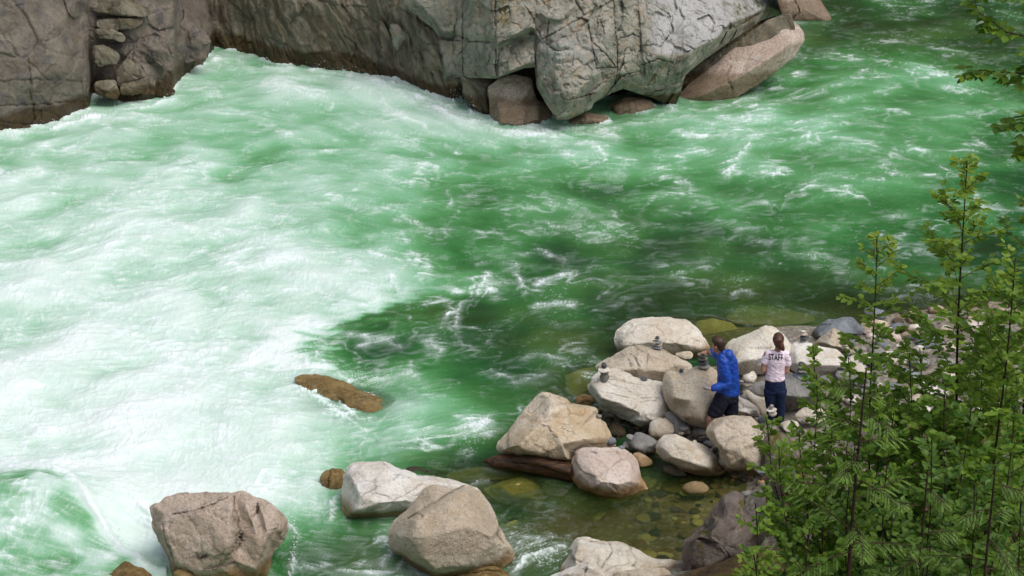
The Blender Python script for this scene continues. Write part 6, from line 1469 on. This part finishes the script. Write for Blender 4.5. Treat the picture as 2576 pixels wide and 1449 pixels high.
def conifer(name, label, top, base, Y, seed, boughs, spread, tone=.45, fl=.20):
    rn = random.Random(seed); pl = Frond()
    A = aty(base[0], base[1], Y); B = aty(top[0], top[1], Y); A[2] = min(A[2], ground_z(A[0], A[1]) + .05) - .1
    ts = np.linspace(0, 1, 14)[:, None]; P = A + (B - A) * ts + .02 * np.sin(ts * 7); pl.tube(P, .030, .006)
    H = np.linalg.norm(B - A)
    vis = (aty(base[0], 1449, Y)[2] - A[2]) / (B[2] - A[2]) - .25
    for k in range(boughs):
        t = max(.05, vis) + (1 - max(.05, vis)) * (k + rn.uniform(-.3, .3)) / boughs; t = min(.98, max(.02, t))
        p = A + (B - A) * t; az = k * 2.4 + rn.uniform(-.35, .35); rel = 1 - (t - max(.05, vis)) / (1 - max(.05, vis))
        L = spread * (rel ** .75) * rn.uniform(.75, 1.15) + .12
        d = unitv((math.cos(az), math.sin(az), rn.uniform(.0, .35))); n = max(6, int(L / .055)); Q3 = [p]; dd = d
        for j in range(n):
            dd = unitv(dd + np.array([rn.gauss(0, .04), rn.gauss(0, .04), -.35 / n + (.5 / n if j > n * .7 else 0)])); Q3.append(Q3[-1] + dd * L / n)
            sd = unitv(np.cross(dd, (0, 0, 1)))
            if j > n * .12:
                for sgn in (1, -1):
                    if rn.random() < .85: pl.frond(rn, Q3[-1], dd * .8 + sd * sgn * .75 + np.array([0, 0, -.2]), fl * rn.uniform(.7, 1.3) * (1.1 - .5 * j / n), .036, tone + .2 * (j / n), .7, 11)
        pl.frond(rn, Q3[-1], dd, fl * .8, .03, tone + .3, .5, 10)
        pl.tube(Q3, .009 * (rel * .7 + .3), .002)
    o = empty(name, tuple(A)); tag(o, label, 'conifer')
    child('trunk', pl.wood('trunk'), M['bark'], o); child('crown', fr_mesh(pl, 'crown'), M['needle'], o, False)
conifer('cedar', 'young cedar with feathery drooping boughs and reddish stem in the foreground thicket', (2175, 935), (2146, 1600), 10.4, 3, 26, .80, .5, .17)
conifer('hemlock', 'small feathery conifer at the bottom right corner', (2500, 1180), (2520, 1650), 9.8, 4, 14, .45, .35, .16)
conifer('hemlock', 'feathery conifer sprig low between the cedar and the right-hand shrubs', (2330, 1190), (2345, 1600), 10.6, 6, 11, .32, .4, .15)
def fern(label, px, py, Y, seed, n, L):
    rn = random.Random(seed); pl = Frond()
    A = aty(px, py, Y); A[2] = max(min(A[2], ground_z(A[0], A[1]) + .5), A[2] - .6)
    for k in range(n):
        az = 6.283 * k / n + rn.uniform(-.3, .3); pl.frond(rn, A, (math.cos(az), math.sin(az), rn.uniform(.7, 1.3)), L * rn.uniform(.7, 1.1), .10, rn.uniform(.2, .6), 1.9, 24)
    G_ = A.copy(); G_[2] = ground_z(A[0], A[1]) - .05; pl.tube([A, lerp(A, G_, .5), G_], .02, .02)
    o = empty('fern', tuple(G_)); tag(o, label, 'fern', 'ferns on the mossy bank')
    child('stem', pl.wood('stem'), M['bark'], o); child('frond', fr_mesh(pl, 'frond', .10), M['fern'], o, False)
fern('fern with spreading fronds at the bottom right between the shrubs', 2410, 1395, 10.6, 1, 11, .34)
fern('olive fern at the right edge near the bottom', 2530, 1360, 10.4, 2, 11, .34)
fern('fern right of the cedar stem at the bottom edge', 2270, 1430, 10.2, 3, 10, .30)
# moss and leaf litter that nobody could count
rn = random.Random(9); pl = Plant()
for k in range(4200):
    a, b = rn.uniform(1930, 2640), rn.uniform(1150, 1500)
    hl, hn = hit(a, b)
    if hl is None or hn is None or hn.z < .3 or hl.z < .5: continue
    q = math.sin(hl.x * 2.3) + math.sin(hl.y * 2.9 + hl.x) + rn.gauss(0, .5)
    if q < -.2: continue
    for j in range(2):
        pl.leaf(np.array(hl) + np.array([rn.gauss(0, .05), rn.gauss(0, .05), .01]), unitv((rn.gauss(0, 1), rn.gauss(0, 1), rn.uniform(.1, 1.0))), unitv((rn.gauss(0, .5), rn.gauss(0, .5), 1)), rn.uniform(.02, .05), rn.random())
M['moss'] = leaf_mat('moss_and_litter', (.060, .035, .010), (.13, .105, .015), .15)
tag(link('ground_cover', pl.leaves('ground_cover'), M['moss'], None, False), 'brown and yellow moss and litter covering the bank under the thicket', 'moss', kind='stuff')
# ---------------------------------------------------------------- daylight under cloud
w = bpy.data.worlds.new('World'); SC.world = w; w.use_nodes = True
nt_ = w.node_tree; nt_.nodes.clear()
sky = nt_.nodes.new('ShaderNodeTexSky'); sky.sky_type = 'NISHITA'; sky.sun_disc = False
SEL, SAZ = R(62), R(125)      # azimuth clockwise from +Y
sky.sun_elevation = SEL; sky.sun_rotation = SAZ
sky.air_density = 1.0; sky.dust_density = 4.0; sky.ozone_density = 1.0
bg = nt_.nodes.new('ShaderNodeBackground'); bg.inputs[1].default_value = .15
mx = nt_.nodes.new('ShaderNodeMix'); mx.data_type = 'RGBA'; mx.inputs[0].default_value = .55
bw = nt_.nodes.new('ShaderNodeRGBToBW')
nt_.links.new(sky.outputs[0], bw.inputs[0]); nt_.links.new(sky.outputs[0], mx.inputs[6]); nt_.links.new(bw.outputs[0], mx.inputs[7])
nt_.links.new(mx.outputs[2], bg.inputs[0])
wo = nt_.nodes.new('ShaderNodeOutputWorld'); nt_.links.new(bg.outputs[0], wo.inputs[0])
sl = bpy.data.lights.new('sun', 'SUN'); sl.energy = 0.95; sl.angle = R(45); sl.color = (1, .975, .94)
so = bpy.data.objects.new('sun', sl); COL.objects.link(so)
d_ = Vector((math.sin(SAZ) * math.cos(SEL), math.cos(SAZ) * math.cos(SEL), math.sin(SEL)))
so.rotation_euler = d_.to_track_quat('Z', 'Y').to_euler()
so.location = (0, 0, 40)
vs_ = SC.view_settings
vs_.view_transform = 'Standard'; vs_.look = 'None'; vs_.gamma = 1; vs_.use_curve_mapping = False
vs_.exposure = 0.36
SC.cycles.use_denoising = True
SC.cycles.max_bounces = 6; SC.cycles.transparent_max_bounces = 12; SC.cycles.diffuse_bounces = 3
